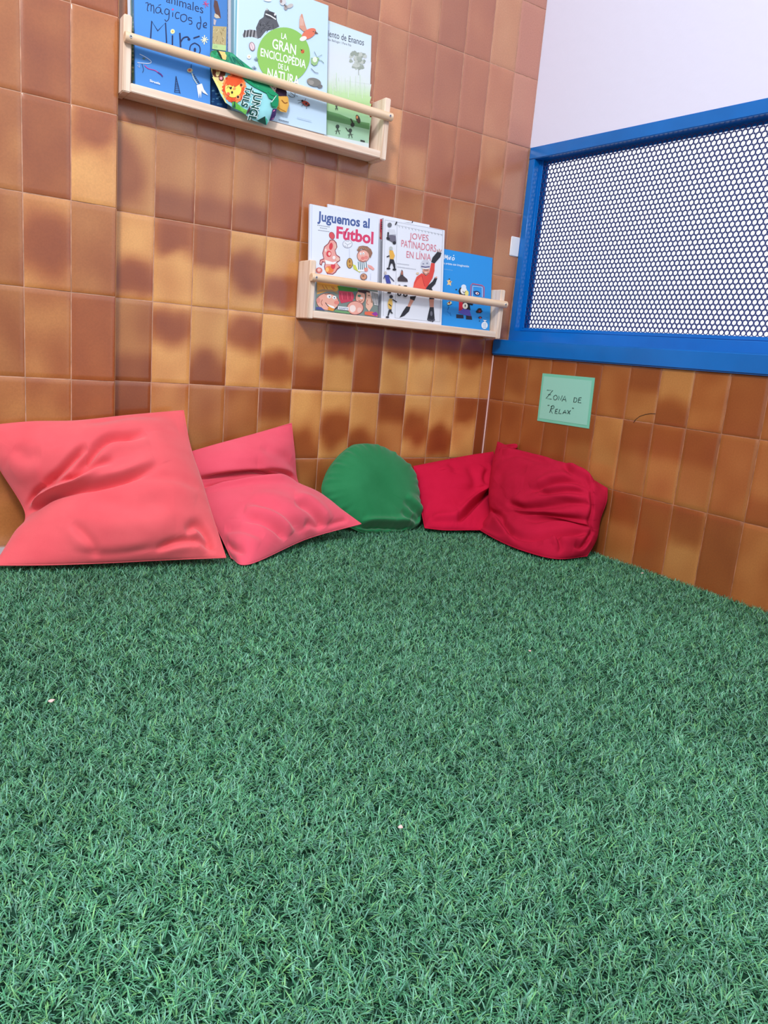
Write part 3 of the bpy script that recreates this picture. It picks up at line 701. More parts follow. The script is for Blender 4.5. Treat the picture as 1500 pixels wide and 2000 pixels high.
# lower crowd
A.poly([(320, 1160), (1140, 1255), (1140, 1632), (300, 1545)], (126, 142, 138))
A.poly([(330, 1160), (640, 1190), (600, 1290), (470, 1290), (330, 1330)], (226, 160, 70))
for i in range(14): A.line([(340+i*20, 1200+i*3), (372+i*20, 1265)], 6, random.choice([(244, 206, 80), (190, 110, 60), (240, 180, 90)])); A.k -= .6
A.poly([(600, 1215), (860, 1250), (880, 1300), (740, 1290), (620, 1280)], (70, 140, 60))
A.poly([(330, 1310), (420, 1290), (560, 1300), (610, 1340), (600, 1300), (520, 1270), (400, 1262), (330, 1285)], (176, 140, 100))
A.ell(470, 1430, 152, 116, (120, 60, 60), 6); A.ell(470, 1430, 145, 110, (240, 178, 160), 6)
A.ell(490, 1358, 30, 26, WHT); A.ell(560, 1372, 26, 24, WHT); A.ell(496, 1362, 9, 10, (70, 100, 110)); A.ell(560, 1376, 8, 9, (60, 60, 60)); A.curve([(440, 1440), (490, 1500), (560, 1530), (600, 1500)], 9, BLK); A.poly([(460, 1465), (520, 1510), (570, 1520), (550, 1490), (490, 1470)], WHT); A.ell(590, 1440, 34, 26, (232, 140, 130)); A.ell(345, 1410, 26, 36, (226, 150, 140))
A.line([(430, 1330), (500, 1325)], 7, (150, 96, 60)); A.curve([(400, 1400), (385, 1440), (400, 1480)], 6, (150, 70, 60))
A.poly([(618, 1282), (800, 1300), (826, 1360), (800, 1420), (650, 1450), (620, 1380)], (206, 66, 92))
for i in range(9): A.line([(640+i*18, 1310+6*math.sin(i*2)), (650+i*18, 1400)], 5, random.choice([(150, 40, 66), (230, 110, 130)]))
A.poly([(820, 1290), (880, 1290), (880, 1380), (820, 1390)], (96, 120, 120))
A.ell(905, 1370, 66, 96, (120, 60, 50), 6); A.ell(905, 1370, 60, 90, (236, 178, 158), 6); A.ell(890, 1350, 22, 16, (70, 130, 110)); A.ell(918, 1380, 20, 12, WHT); A.poly([(870, 1270), (990, 1275), (1040, 1300), (960, 1320), (880, 1300)], (60, 44, 50)); A.curve([(880, 1410), (905, 1425), (935, 1410)], 7, (150, 40, 50))
A.poly([(985, 1300), (1060, 1320), (1070, 1480), (1020, 1560), (975, 1500)], (240, 190, 168)); A.curve([(1000, 1400), (990, 1450), (1015, 1470)], 7, (190, 90, 80)); A.line([(1005, 1345), (1030, 1350)], 8, BLK)
A.poly([(1030, 1290), (1140, 1300), (1140, 1480), (1090, 1470), (1060, 1400)], (232, 232, 238))
for i in range(8): A.line([(1060+i*11, 1300+i*4), (1046+i*12, 1440+i*5)], 6, BLK); A.k -= .5
A.ell(835, 1510, 112, 92, (150, 70, 66)); A.ell(835, 1510, 104, 85, (238, 172, 158)); A.ell(800, 1520, 42, 48, (248, 228, 224)); A.ell(890, 1540, 30, 34, (242, 200, 190))
A.poly([(960, 1560), (1060, 1560), (1130, 1600), (1130, 1628), (960, 1600)], (230, 110, 80)); A.poly([(1050, 1590), (1110, 1560), (1140, 1600), (1100, 1622)], (150, 60, 160)); A.poly([(310, 1500), (380, 1500), (430, 1545), (310, 1532)], (76, 86, 150)); A.poly([(560, 1540), (760, 1560), (760, 1590), (560, 1565)], (110, 160, 110)); A.poly([(480, 1490), (560, 1530), (540, 1555), (470, 1540)], (226, 150, 60))
A.poly([(606, 1488), (748, 1502), (746, 1546), (604, 1530)], (232, 234, 240)); A.text('SUSAETA', (618, 1524), (740, 1536), 22, (60, 84, 140), .015)
A.obj('cover_print', f1)
# --- white book behind
cv = Cover(-.041, Z2, .105)
xa = cv.at(640, 420)[0]; xb = cv.at(839, 450)[0]
b = book('plain white book standing behind the football and skating books', cv, xa, xb, cv.at(839, 439)[2], .006, (226, 231, 246))
A = Art(cv.at, cv.N, W4); A.base((226, 231, 246)); A.line([(400, 138), (408, 118)], 10, BLK); A.curve([(270, 120), (330, 130), (395, 136)], 4, (120, 120, 130)); A.obj('cover_print', b)
# --- skating book
cv = Cover(-.058, Z2)
xa = cv.at(746.5, 520)[0]; xb = cv.at(865.8, 540)[0]
p1 = book('white in-line skating book with skater in red on the lower shelf', cv, xa, xb, cv.at(868.5, 449.6)[2], .016, (230, 234, 247), (176, 178, 190))
# spine face print
nX = np.array([1.0, 0, 0])
A = Art(lambda x, y: on_plane(x, y, nX, xa-.00003), (-1, 0, 0), W4)
A.poly([(48, 92), (88, 98), (84, 310), (50, 300)], (196, 40, 58)); A.ell(66, 265, 12, 34, (214, 130, 100)); A.ell(62, 290, 9, 10, (80, 40, 40))
for i in range(4): A.poly([(76, 122+i*22), (88, 124+i*22), (88, 136+i*22), (76, 134+i*22)], BLK)
for i in range(34): A.poly([(80, 330+i*13), (86, 331+i*13), (86, 338+i*13), (80, 337+i*13)], (90, 92, 104))
A.obj('spine_print', p1)
A = Art(cv.at, cv.N, W4)
A.base((230, 234, 247))
GY = (150, 156, 170)
A.line([(118, 106), (100, 1110)], 3, GY); A.line([(245, 128), (222, 1130)], 3, GY); A.line([(118, 106), (725, 215)], 3, GY); A.line([(245, 160), (722, 262)], 3, GY); A.line([(722, 215), (692, 1170)], 3, GY); A.line([(222, 1130), (692, 1172)], 3, GY)
for i in range(14): A.line([(262+i*34, 166+i*6.6), (270+i*34, 186+i*6.6)], 4, GY)
TC = (216, 120, 140)
A.text('JOVES', (372, 302), (570, 326), 62, TC); A.text('PATINADORS', (286, 385), (650, 440), 72, TC); A.text('EN LÍNIA', (340, 498), (596, 532), 68, TC)
for x0_, x1_, y in ((246, 372, 560), (246, 440, 596)):
    x = x0_
    while x < x1_: A.line([(x, y+(x-x0_)*.14), (x+9, y+(x-x0_)*.14+1)], 8, (170, 174, 188)); A.k -= 1; x += 14
A.k += 1
DK = (44, 44, 52); JK = (222, 74, 66); LG = (222, 156, 136)
# main skater
A.poly([(378, 905), (442, 900), (424, 948), (380, 940)], DK); A.poly([(350, 1012), (382, 934), (418, 948), (376, 1022)], LG)
A.poly([(268, 1128), (300, 1068), (340, 1008), (382, 1016), (366, 1062), (318, 1108)], DK)
A.poly([(578, 930), (628, 930), (624, 1034), (588, 1034)], LG); A.poly([(575, 800), (610, 830), (632, 935), (580, 935)], DK)
A.poly([(556, 1150), (566, 1100), (584, 1018), (626, 1018), (632, 1100), (636, 1150), (618, 1172), (600, 1150), (575, 1164)], DK)
for x, y in ((572, 1150), (592, 1156), (612, 1162), (628, 1150)): A.ell(x, y, 10, 12, (80, 80, 92))
A.ell(600, 1085, 12, 26, (110, 110, 122))
A.poly([(410, 812), (420, 760), (446, 700), (500, 662), (548, 690), (580, 650), (598, 555), (636, 560), (632, 640), (612, 715), (572, 780), (545, 832)], JK)
A.poly([(410, 812), (545, 832), (520, 760), (500, 690), (450, 740)], (236, 96, 80)); A.line([(500, 690), (530, 800)], 5, (180, 44, 50))
A.poly([(598, 545), (612, 500), (664, 438), (706, 450), (694, 492), (634, 560)], DK)
for p, q in (((672, 440), (660, 415)), ((684, 438), (684, 408)), ((694, 442), (706, 418))): A.line([p, q], 8, (190, 140, 130))
A.poly([(540, 826), (566, 790), (612, 748), (640, 702), (662, 716), (640, 776), (606, 812), (600, 838)], DK); A.line([(642, 715), (658, 700)], 12, LG)
A.ell(544, 640, 36, 42, LG); A.line([(530, 655), (556, 658)], 6, (246, 240, 240)); A.line([(522, 628), (566, 632)], 7, (90, 60, 60))
A.poly([(490, 600), (492, 555), (510, 528), (540, 518), (570, 530), (584, 560), (582, 610), (535, 615)], (206, 208, 222)); A.line([(492, 592), (535, 600), (582, 596)], 12, (86, 80, 130)); A.ell(515, 565, 10, 8, (140, 144, 170)); A.ell(555, 560, 10, 8, (140, 144, 170)); A.line([(492, 608), (540, 618), (584, 608)], 8, (240, 240, 244))
A.line([(508, 650), (540, 685), (572, 660)], 5, (60, 50, 60)); A.ell(455, 665, 16, 12, (222, 196, 170))
# side figures
A.ell(163, 158, 22, 24, (110, 112, 120)); A.poly([(150, 200), (215, 205), (230, 260), (160, 262)], (214, 218, 230)); A.poly([(140, 232), (156, 236), (150, 290), (136, 280)], DK); A.line([(238, 124), (222, 158)], 12, DK)
A.poly([(150, 265), (226, 270), (230, 335), (205, 345), (150, 315)], (110, 106, 124)); A.ell(212, 345, 18, 16, DK); A.ell(146, 300, 20, 14, DK, 30)
A.ell(175, 402, 18, 20, (190, 196, 196)); A.poly([(158, 425), (195, 425), (216, 480), (200, 520), (165, 512)], (232, 176, 76)); A.line([(160, 480), (132, 492)], 12, DK); A.poly([(165, 515), (205, 520), (220, 570), (222, 618), (208, 618), (192, 560), (176, 560), (160, 605), (148, 600)], DK); A.ell(150, 614, 20, 10, DK); A.ell(212, 624, 20, 11, DK)
A.ell(118, 660, 13, 18, (200, 190, 190)); A.poly([(108, 685), (150, 680), (176, 768), (130, 770)], (66, 76, 160)); A.line([(150, 685), (208, 748)], 10, (60, 62, 90)); A.line([(110, 690), (98, 720)], 8, (60, 62, 90))
A.ell(178, 908, 18, 18, DK); A.poly([(158, 928), (188, 930), (192, 985), (178, 1045), (148, 1030), (140, 980)], (228, 186, 96)); A.line([(152, 985), (180, 1010)], 10, DK); A.line([(190, 935), (236, 965)], 10, DK); A.poly([(152, 1045), (182, 1040), (180, 1062), (196, 1082), (180, 1084), (166, 1065), (150, 1110), (138, 1106)], DK); A.ell(138, 1122, 18, 9, DK); A.ell(156, 868, 22, 9, DK)
A.poly([(270, 690), (286, 625), (300, 640), (304, 690), (345, 725), (352, 752), (245, 745), (245, 715)], (70, 60, 66)); A.ell(290, 660, 12, 22, (170, 110, 96)); A.ell(262, 880, 22, 24, DK); A.ell(262, 880, 10, 11, (200, 200, 206)); A.ell(325, 888, 24, 24, DK); A.ell(325, 888, 11, 11, (200, 200, 206)); A.ell(262, 792, 12, 9, (120, 110, 110)); A.ell(325, 798, 20, 8, DK)
A.obj('cover_print', p1)
# --- small blue book
cv = Cover(-.040, Z2)
xb = cv.at(959.5, 570)[0]
m1 = book('bright blue book with white lettering, rightmost on the lower shelf', cv, xb-.21, xb, cv.at(960, 503)[2], .005, (40, 150, 232))
A = Art(cv.at, cv.N, W4)
A.base((40, 150, 232))
for st in ([(738, 515), (746, 470), (756, 505), (768, 474), (772, 522)], [(785, 492), (786, 520)], [(798, 522), (800, 494), (812, 492)], [(832, 498), (820, 508), (824, 524), (840, 520), (842, 504), (832, 498)], [(832, 482), (840, 472)], [(784, 478), (786, 482)]): A.curve(st, 8, WHT)
A.text('la artista con imaginación', (728, 566), (996, 602), 22, (226, 240, 252), .015); A.text('ilustraciones', (736, 624), (824, 636), 11, (150, 200, 240))
A.poly([(762, 735), (778, 740), (790, 715), (802, 745), (820, 748), (806, 765), (808, 796), (788, 780), (764, 786), (776, 762)], (240, 206, 150)); A.ell(790, 725, 7, 7, BLK); A.ell(800, 752, 8, 8, (180, 110, 70))
A.ell(862, 834, 8, 8, BLK)
A.poly([(885, 850), (900, 815), (950, 810), (984, 850), (986, 900), (900, 895)], BLK); A.ell(940, 845, 34, 38, (236, 238, 242)); A.ell(940, 806, 26, 26, (226, 236, 250)); A.ell(972, 872, 20, 30, (240, 226, 130)); A.curve([(930, 850), (945, 870), (958, 850)], 6, BLK)
A.poly([(890, 960), (935, 965), (930, 1040), (888, 1060)], (206, 40, 60)); A.poly([(930, 960), (1000, 970), (1010, 1050), (930, 1045)], BLK); A.ell(955, 1005, 28, 32, (232, 226, 214)); A.ell(955, 1003, 6, 14, BLK)
A.poly([(880, 1075), (930, 1035), (1000, 1045), (1020, 1115), (950, 1100)], (96, 84, 190)); A.poly([(862, 1092), (935, 1100), (940, 1136), (862, 1132)], (36, 34, 60)); A.poly([(965, 1105), (1022, 1112), (1028, 1150), (962, 1144)], (36, 34, 60))
A.line([(1010, 910), (1016, 790), (1030, 772), (1130, 790), (1152, 808), (1150, 915)], 11, (190, 96, 130)); A.line([(1030, 905), (1034, 798), (1132, 808), (1134, 912)], 5, (240, 244, 250)); A.ell(1078, 872, 34, 24, (26, 60, 130), 15); A.ell(1080, 874, 18, 12, WHT, 15); A.ell(1082, 876, 8, 8, (190, 60, 60)); A.line([(1040, 855), (1078, 850), (1106, 876)], 5, BLK); A.poly([(1000, 970), (1040, 985), (1030, 1000), (1000, 992)], BLK)
A.ell(1102, 1058, 32, 26, (30, 26, 30), 0, 14, .4); A.ell(1105, 1060, 12, 10, (150, 30, 40)); A.ell(1112, 1128, 18, 14, (40, 40, 60), 0, 12, .6); A.ell(1112, 1130, 8, 8, (210, 60, 70)); A.ell(1104, 1162, 6, 5, BLK)
A.ell(788, 975, 26, 16, (230, 224, 170), -20); A.ell(790, 972, 9, 9, (190, 50, 50)); A.line([(762, 985), (800, 952)], 5, BLK); A.line([(770, 1000), (815, 985)], 5, BLK); A.line([(785, 1010), (770, 1050)], 4, (20, 80, 150)); A.line([(765, 1060), (790, 1085)], 3, (20, 90, 170)); A.line([(795, 1070), (805, 1110)], 3, (20, 90, 170))
A.ell(1156, 1208, 33, 38, (232, 242, 252)); [A.line([(1138, 1190+i*13), (1174, 1192+i*13)], 4, (120, 170, 220)) for i in range(4)]
A.poly([(1138, 1150), (1180, 1155), (1160, 1172)], (232, 242, 252))
A.obj('cover_print', m1)

# ---------------------------------------------------------------- laminated sign on the low wall
P4 = [on(0, -.0008, *p) for p in ((1060.3, 729), (1162, 738), (1150.5, 837.2), (1049.8, 821.6))]
sg = root('wall_sign', (P4[0]+P4[2])/2, 'small mint green handwritten card taped on the tiles beneath the sill', 'sign')
mb = MB(); q = [p+np.array([-.0012, 0, 0]) for p in P4]; mb.add(q+[p+np.array([.0006, 0, 0]) for p in P4], [(0, 1, 2, 3), (4, 7, 6, 5), (0, 4, 5, 1), (1, 5, 6, 2), (2, 6, 7, 3), (3, 7, 4, 0)])
mb.obj('border_card', M_CARD, sg, smooth=False)
mb = MB(); cen = sum(q)/4; q2 = [cen+(p-cen)*np.array([1, .925, .88])+np.array([-.0006, 0, 0]) for p in q]; mb.add(q2, [(0, 1, 2, 3)]); mb.obj('writing_card', M_CARD_IN, sg, smooth=False)
A = Art(lambda x, y: on_plane(x, y, nX, -.0032), (-1, 0, 0), W6)
INK = (28, 60, 62)
for st in ([(358, 488), (466, 492), (340, 640), (442, 652)], [(378, 566), (428, 572)], [(566, 668), (572, 590), (612, 672), (640, 585)], [(632, 692), (688, 592), (708, 698)], [(648, 656), (700, 662)],
           [(860, 622), (848, 706)], [(945, 630), (928, 716), (986, 720)], [(945, 630), (992, 624)], [(938, 668), (980, 668)],
           [(452, 775), (408, 898)], [(520, 840), (506, 912), (552, 916)], [(520, 840), (560, 836)], [(514, 876), (548, 876)], [(596, 838), (574, 914), (624, 918)], [(646, 918), (694, 852), (712, 918)], [(662, 896), (706, 896)], [(738, 852), (780, 926)], [(796, 856), (734, 918)],
           [(374, 772), (384, 760)], [(392, 772), (402, 758)], [(824, 822), (834, 808)], [(840, 826), (850, 812)]): A.line(st, 11, INK)
A.curve([(518, 578), (484, 606), (488, 655), (520, 664), (548, 630), (540, 588), (516, 578)], 8, INK)
A.curve([(860, 622), (904, 636), (906, 680), (882, 706), (848, 706)], 8, INK)
A.curve([(430, 790), (470, 768), (492, 788), (478, 820), (430, 838), (462, 910)], 8, INK)
A.obj('handwriting', sg)

# ---------------------------------------------------------------- cloth bag on the upper shelf
def pip_dist(pts, X, Y):              # signed distance (positive inside), numpy
    P = np.array(pts, float); Q = np.roll(P, -1, 0); ins = np.zeros(X.shape, bool); D = np.full(X.shape, 1e9)
    for (ax, ay), (bx, by) in zip(P, Q):
        dx, dy = bx-ax, by-ay; t = np.clip(((X-ax)*dx+(Y-ay)*dy)/(dx*dx+dy*dy), 0, 1)
        D = np.minimum(D, np.hypot(X-ax-t*dx, Y-ay-t*dy))
        c = ((ay > Y) != (by > Y)); xx = ax+(Y-ay)*dx/(dy if abs(dy) > 1e-9 else 1e-9); ins ^= (c & (X < xx))
    return np.where(ins, D, -D)
def bagy(py):                         # depth of the bag's mid surface by height of the sight line
    return np.interp(py, [90, 130, 160, 185, 215, 245], [-.0605, -.0620, -.068, -.0795, -.0855, -.086])
def cloth_blob(name, outline, win, depth, bulge, parent, colfn, m, z_off=0.0, nseg=64, nr=22, hard=12.0):
    P = np.array([(win[0]+x/win[2], win[1]+y/win[2]) for x, y in outline])
    # resample outline
    Q = np.vstack([P, P[:1]]); L = np.r_[0, np.cumsum(np.hypot(*(np.diff(Q, axis=0).T)))]
    t = np.linspace(0, L[-1], nseg*2, endpoint=False); O = np.stack([np.interp(t, L, Q[:, 0]), np.interp(t, L, Q[:, 1])], 1)
    C = O.mean(0); mb = MB(); V = []; colr = []
    n = len(O)
    def surf(px, py, side):
        d = max(0.0, float(pip_dist(P, np.array([px]), np.array([py]))[0]))
        h = bulge*(1-math.exp(-d/hard))
        h += bulge*.18*noise.noise(Vector((px*.09, py*.05, 3)))*(d > .5)*min(1, d/5)
        y = depth(py)-side*h+z_off
        return on(1, y, px, py)
    for side in (1, -1):
        for i in range(nr+1):
            r = 1-i/nr
            for k in range(n if i < nr else 1):
                p = C+(O[k]-C)*r; V.append(surf(p[0], p[1], side if side > 0 else -.25)); colr.append(lin(colfn((p[0]-win[0])*win[2], (p[1]-win[1])*win[2])))
    F = []; per = nr*n+1
    for s in (0, 1):
        b = s*per
        for i in range(nr):
            for k in range(n):
                k2 = (k+1) % n
                if i < nr-1: f = (b+i*n+k, b+i*n+k2, b+(i+1)*n+k2, b+(i+1)*n+k)
                else: f = (b+i*n+k, b+i*n+k2, b+nr*n)
                F.append(f if s == 0 else f[::-1])
    for k in range(n): F.append((k, per+k, per+(k+1) % n, (k+1) % n))
    mb.add(V, F, colr); mb.obj(name, m, parent)
    return surf
bag = root('cloth_bag', on(1, -.08, 519, 243), 'crumpled jungle-print cloth pouch hanging behind the upper shelf rail', 'pouch')
OUT = [(82, 205), (110, 160), (160, 145), (215, 150), (300, 172), (380, 175), (450, 195), (560, 290), (740, 430), (900, 560), (1020, 690), (1110, 800), (1190, 870), (1205, 960), (1190, 1050), (1165, 1110), (1150, 1210), (1110, 1285), (1060, 1285), (1000, 1375), (900, 1330), (780, 1290), (660, 1200), (520, 1130), (440, 1080), (350, 1010), (270, 900), (200, 740), (140, 600), (100, 470), (95, 350)]
TEAL = (150, 214, 222); GRN = (16, 142, 96); DG = (20, 84, 66)
def bagcol(x, y):
    if y < 0.78*x+60 and x < 620 and y < 420: return (34, 120, 100) if noise.noise(Vector((x*.012, y*.02, 1))) > -.1 else (60, 160, 120)
    if y < .64*x+190: return (40, 150, 104)
    if x < 330 and y < 700+x*.3: return (236, 214, 150)
    return TEAL
bs = cloth_blob('pouch_body', OUT, W5, bagy, .0062, bag, bagcol, M_CLOTHPRINT)
def bsurf(px, py): return bs(px, py, 1)
A = Art(bsurf, np.array([-.25, -.93, -.2]), W5, .00006); A.k = 6
A.poly([(86, 205), (112, 165), (160, 150), (200, 150), (260, 290), (90, 240)], (120, 66, 50)); A.poly([(110, 165), (200, 150), (250, 215), (270, 290), (215, 270), (150, 210)], (20, 128, 78)); A.poly([(190, 150), (220, 155), (290, 240), (300, 300), (262, 290), (225, 220)], (28, 40, 34)); A.poly([(225, 160), (330, 180), (355, 250), (340, 310), (290, 295), (260, 220)], (240, 196, 120)); A.ell(318, 250, 28, 40, (240, 220, 160), 20); A.poly([(330, 180), (380, 180), (400, 300), (360, 330), (345, 250)], (60, 140, 96))
for i in range(7): A.line([(400+i*20, 215+i*14), (430+i*36, 330+i*14)], 9, random.choice([(20, 90, 72), (70, 168, 130), (28, 110, 96)]))
A.poly([(120, 460), (340, 510), (330, 560), (240, 590), (160, 585), (125, 540)], (104, 52, 36)); A.ell(210, 488, 34, 14, (200, 130, 90)); A.ell(268, 610, 40, 40, (92, 44, 44)); A.ell(266, 606, 26, 26, (240, 160, 176)); A.poly([(190, 660), (230, 640), (300, 700), (300, 820), (250, 780), (205, 720)], (244, 210, 120)); A.poly([(285, 700), (330, 690), (330, 800), (290, 830)], (246, 226, 206))
A.poly([(120, 590), (160, 590), (300, 860), (350, 1000), (440, 1075), (330, 1000), (230, 800)], (232, 226, 140)); A.poly([(320, 900), (450, 1000), (440, 1075), (350, 1010)], (140, 200, 226))
OR = (226, 88, 44)
for i in range(26):
    a = 6.283*i/26; A.ell(478+166*math.cos(a+.1), 770+208*math.sin(a+.1), 34, 28, random.choice([OR, (240, 120, 60), (206, 66, 34), (244, 140, 80)]), math.degrees(a)); A.k -= .8
A.ell(478, 770, 165, 205, OR, 0, 36); A.k += 1; A.ell(462, 780, 132, 140, (240, 214, 100), 0, 32)
A.ell(462, 640, 36, 30, (222, 70, 60)); A.ell(600, 720, 36, 42, (240, 150, 96)); A.ell(590, 718, 20, 24, (92, 44, 34)); A.ell(545, 915, 38, 38, (240, 150, 96)); A.ell(538, 912, 20, 22, (40, 34, 34))
A.ell(420, 762, 20, 26, (40, 26, 26)); A.ell(478, 722, 15, 19, (36, 26, 26)); A.ell(442, 836, 16, 20, (36, 26, 26)); A.curve([(400, 765), (375, 745), (360, 775)], 6, (60, 40, 30)); A.curve([(400, 765), (392, 712), (372, 735)], 5, (60, 40, 30)); A.ell(480, 778, 26, 20, (244, 150, 90)); A.ell(378, 862, 28, 28, (228, 96, 70)); A.curve([(345, 700), (335, 790), (360, 860)], 6, (250, 235, 160))
A.poly([(440, 1000), (490, 985), (600, 1080), (655, 1150), (600, 1150), (450, 1080)], (96, 180, 70)); A.poly([(440, 990), (490, 985), (500, 1090), (445, 1080)], DG); A.poly([(560, 1060), (690, 1130), (660, 1200), (600, 1150)], (120, 196, 90)); A.poly([(690, 1130), (740, 1040), (740, 1130), (680, 1200)], (70, 50, 66))
def glow(t, a, b, h, w):
    A.text(t, a, b, h, (232, 246, 250), w+.05); A.k += 2; A.text(t, a, b, h, (12, 74, 66), w)
glow('TAILS', (672, 735), (588, 1055), 100, .035)
glow('JUNGL', (812, 812), (704, 1285), 122, .03)
A.poly([(840, 1300), (930, 1250), (980, 1225), (1000, 1370), (900, 1325)], (24, 62, 54)); A.poly([(975, 1230), (1020, 1290), (1000, 1372)], (70, 180, 150))
A.poly([(600, 590), (720, 640), (860, 740), (960, 790), (1020, 800), (1100, 830), (1190, 870), (1200, 960), (1190, 1050), (1165, 1090), (1120, 1095), (1075, 1060), (1060, 1010), (1110, 960), (1040, 930), (1000, 850), (900, 800), (800, 750), (700, 680)], GRN)
A.line([(1160, 890), (1110, 960), (1080, 1000)], 9, (232, 246, 244)); A.curve([(1080, 1005), (1090, 1060), (1150, 1075)], 9, DG); A.curve([(1020, 830), (1080, 880), (1150, 900)], 8, DG)
A.poly([(1100, 1110), (1165, 1105), (1150, 1210), (1110, 1285), (1045, 1300), (1080, 1190)], (60, 40, 92)); A.poly([(1110, 1130), (1140, 1120), (1110, 1270), (1085, 1275)], (226, 130, 176))
A.mb.obj('pouch_print', M_CLOTHPRINT, bag, smooth=False)
# folded end of the pouch, behind
def tailcol(x, y):
    if y < 700: return (206, 66, 60) if (int(x/50)+int(y/40)) % 2 else (240, 196, 180)
    if x > 1150 and y < 900: return (54, 36, 62)
    if y < 850: return (244, 206, 190)
    return (232, 178, 84)
OUT2 = [(820, 650), (900, 640), (1060, 660), (1200, 700), (1300, 770), (1335, 830), (1330, 880), (1360, 930), (1370, 1040), (1330, 1165), (1240, 1150), (1170, 1100), (1120, 980), (1020, 860), (900, 760)]
ts = cloth_blob('folded_end', OUT2, W5, lambda py: np.interp(py, [150, 180, 225], [-.0625, -.067, -.072]), .0032, bag, tailcol, M_CLOTHPRINT, hard=8)
A = Art(lambda px, py: ts(px, py, 1), np.array([-.25, -.93, -.2]), W5, .00006); A.k = 5
A.ell(1090, 755, 80, 62, (236, 150, 110), 15); A.ell(1100, 762, 62, 46, (246, 232, 226), 15); A.ell(1105, 738, 9, 11, BLK); A.ell(1075, 772, 8, 9, BLK); A.ell(1135, 775, 8, 9, BLK); A.ell(930, 690, 46, 22, (230, 110, 130), 20); A.ell(890, 670, 24, 16, (90, 50, 70)); A.ell(1010, 690, 34, 18, (226, 100, 60), 20)
A.curve([(1250, 960), (1300, 1010), (1345, 1000)], 14, (150, 90, 40)); A.curve([(1190, 1080), (1260, 1120), (1320, 1150)], 10, (196, 140, 60))
A.mb.obj('end_print', M_CLOTHPRINT, bag, smooth=False)

# ---------------------------------------------------------------- cushions
def spec_pt(s):                       # (px, py, axis, value)
    x, y, ax, v = s; return on({'x': 0, 'y': 1, 'z': 2}[ax], v, x, y)
def catmull(P, t):                    # P: (n,...) ; t in [0,1] array
    n = len(P); q = t*(n-1); i = np.clip(q.astype(int), 0, n-2); f = (q-i)
    g = lambda k: P[np.clip(k, 0, n-1)]
    ext0 = 2*P[0]-P[1]; ext1 = 2*P[-1]-P[-2]
    p0 = np.where((i == 0).reshape((-1,)+(1,)*(P.ndim-1)), ext0, g(i-1)); p1 = g(i); p2 = g(i+1)
    p3 = np.where((i == n-2).reshape((-1,)+(1,)*(P.ndim-1)), ext1, g(i+2))
    f = f.reshape((-1,)+(1,)*(P.ndim-1))
    return .5*(2*p1+(p2-p0)*f+(2*p0-5*p1+4*p2-p3)*f*f+(3*p1-p0-3*p2+p3)*f**3)
def smooth_poly(pts, n=8):
    P = np.array(pts, float)
    if len(P) < 3: return P
    return catmull(P, np.linspace(0, 1, n*(len(P)-1)+1))
def fold_disp(XY, folds):
    """folds traced on the cloth: (pts, half width, depth, ridge, side) -> displacement along the normal"""
    D = np.zeros(len(XY))
    for pts, w, dep, ridge, side in folds:
        P = smooth_poly(pts); seg = np.hypot(*(np.diff(P, axis=0).T)); cum = np.r_[0, np.cumsum(seg)]; T = cum[-1]
        best = np.full(len(XY), 1e9); sgn = np.zeros(len(XY)); tt = np.zeros(len(XY))
        for (a, b, c0) in zip(P[:-1], P[1:], cum[:-1]):
            d = b-a; L = np.hypot(*d) or 1e-6; r = XY-a; t = np.clip((r@d)/(L*L), 0, 1)
            e = r-t[:, None]*d; dist = np.hypot(e[:, 0], e[:, 1]); cr = d[0]*r[:, 1]-d[1]*r[:, 0]
            m = dist < best; best[m] = dist[m]; sgn[m] = np.sign(cr[m]); tt[m] = (c0+t[m]*L)/T
        taper = np.clip(np.minimum(tt, 1-tt)*5, 0, 1)**.7*.9+.1
        s = best*sgn*side
        dep, ridge = dep*1.6, ridge*1.45
        D += taper*(-dep*np.exp(-(s/w)**2)+ridge*np.exp(-((s-1.9*w)/(1.5*w))**2)*(s > 0)+ridge*np.exp(-((s-1.9*w)/(1.5*w))**2)*(s <= 0))
    return D
def limit(P, floor=TZ+.004):
    P[:, 0] = np.minimum(P[:, 0], -.006)
    lim = np.where(P[:, 0] < PX+.015, PY-.006, -.006)
    P[:, 1] = np.minimum(P[:, 1], lim); P[:, 2] = np.maximum(P[:, 2], floor); return P
def finish(name, grids, shape, m, label, hem=None, cat='cushion'):
    pass
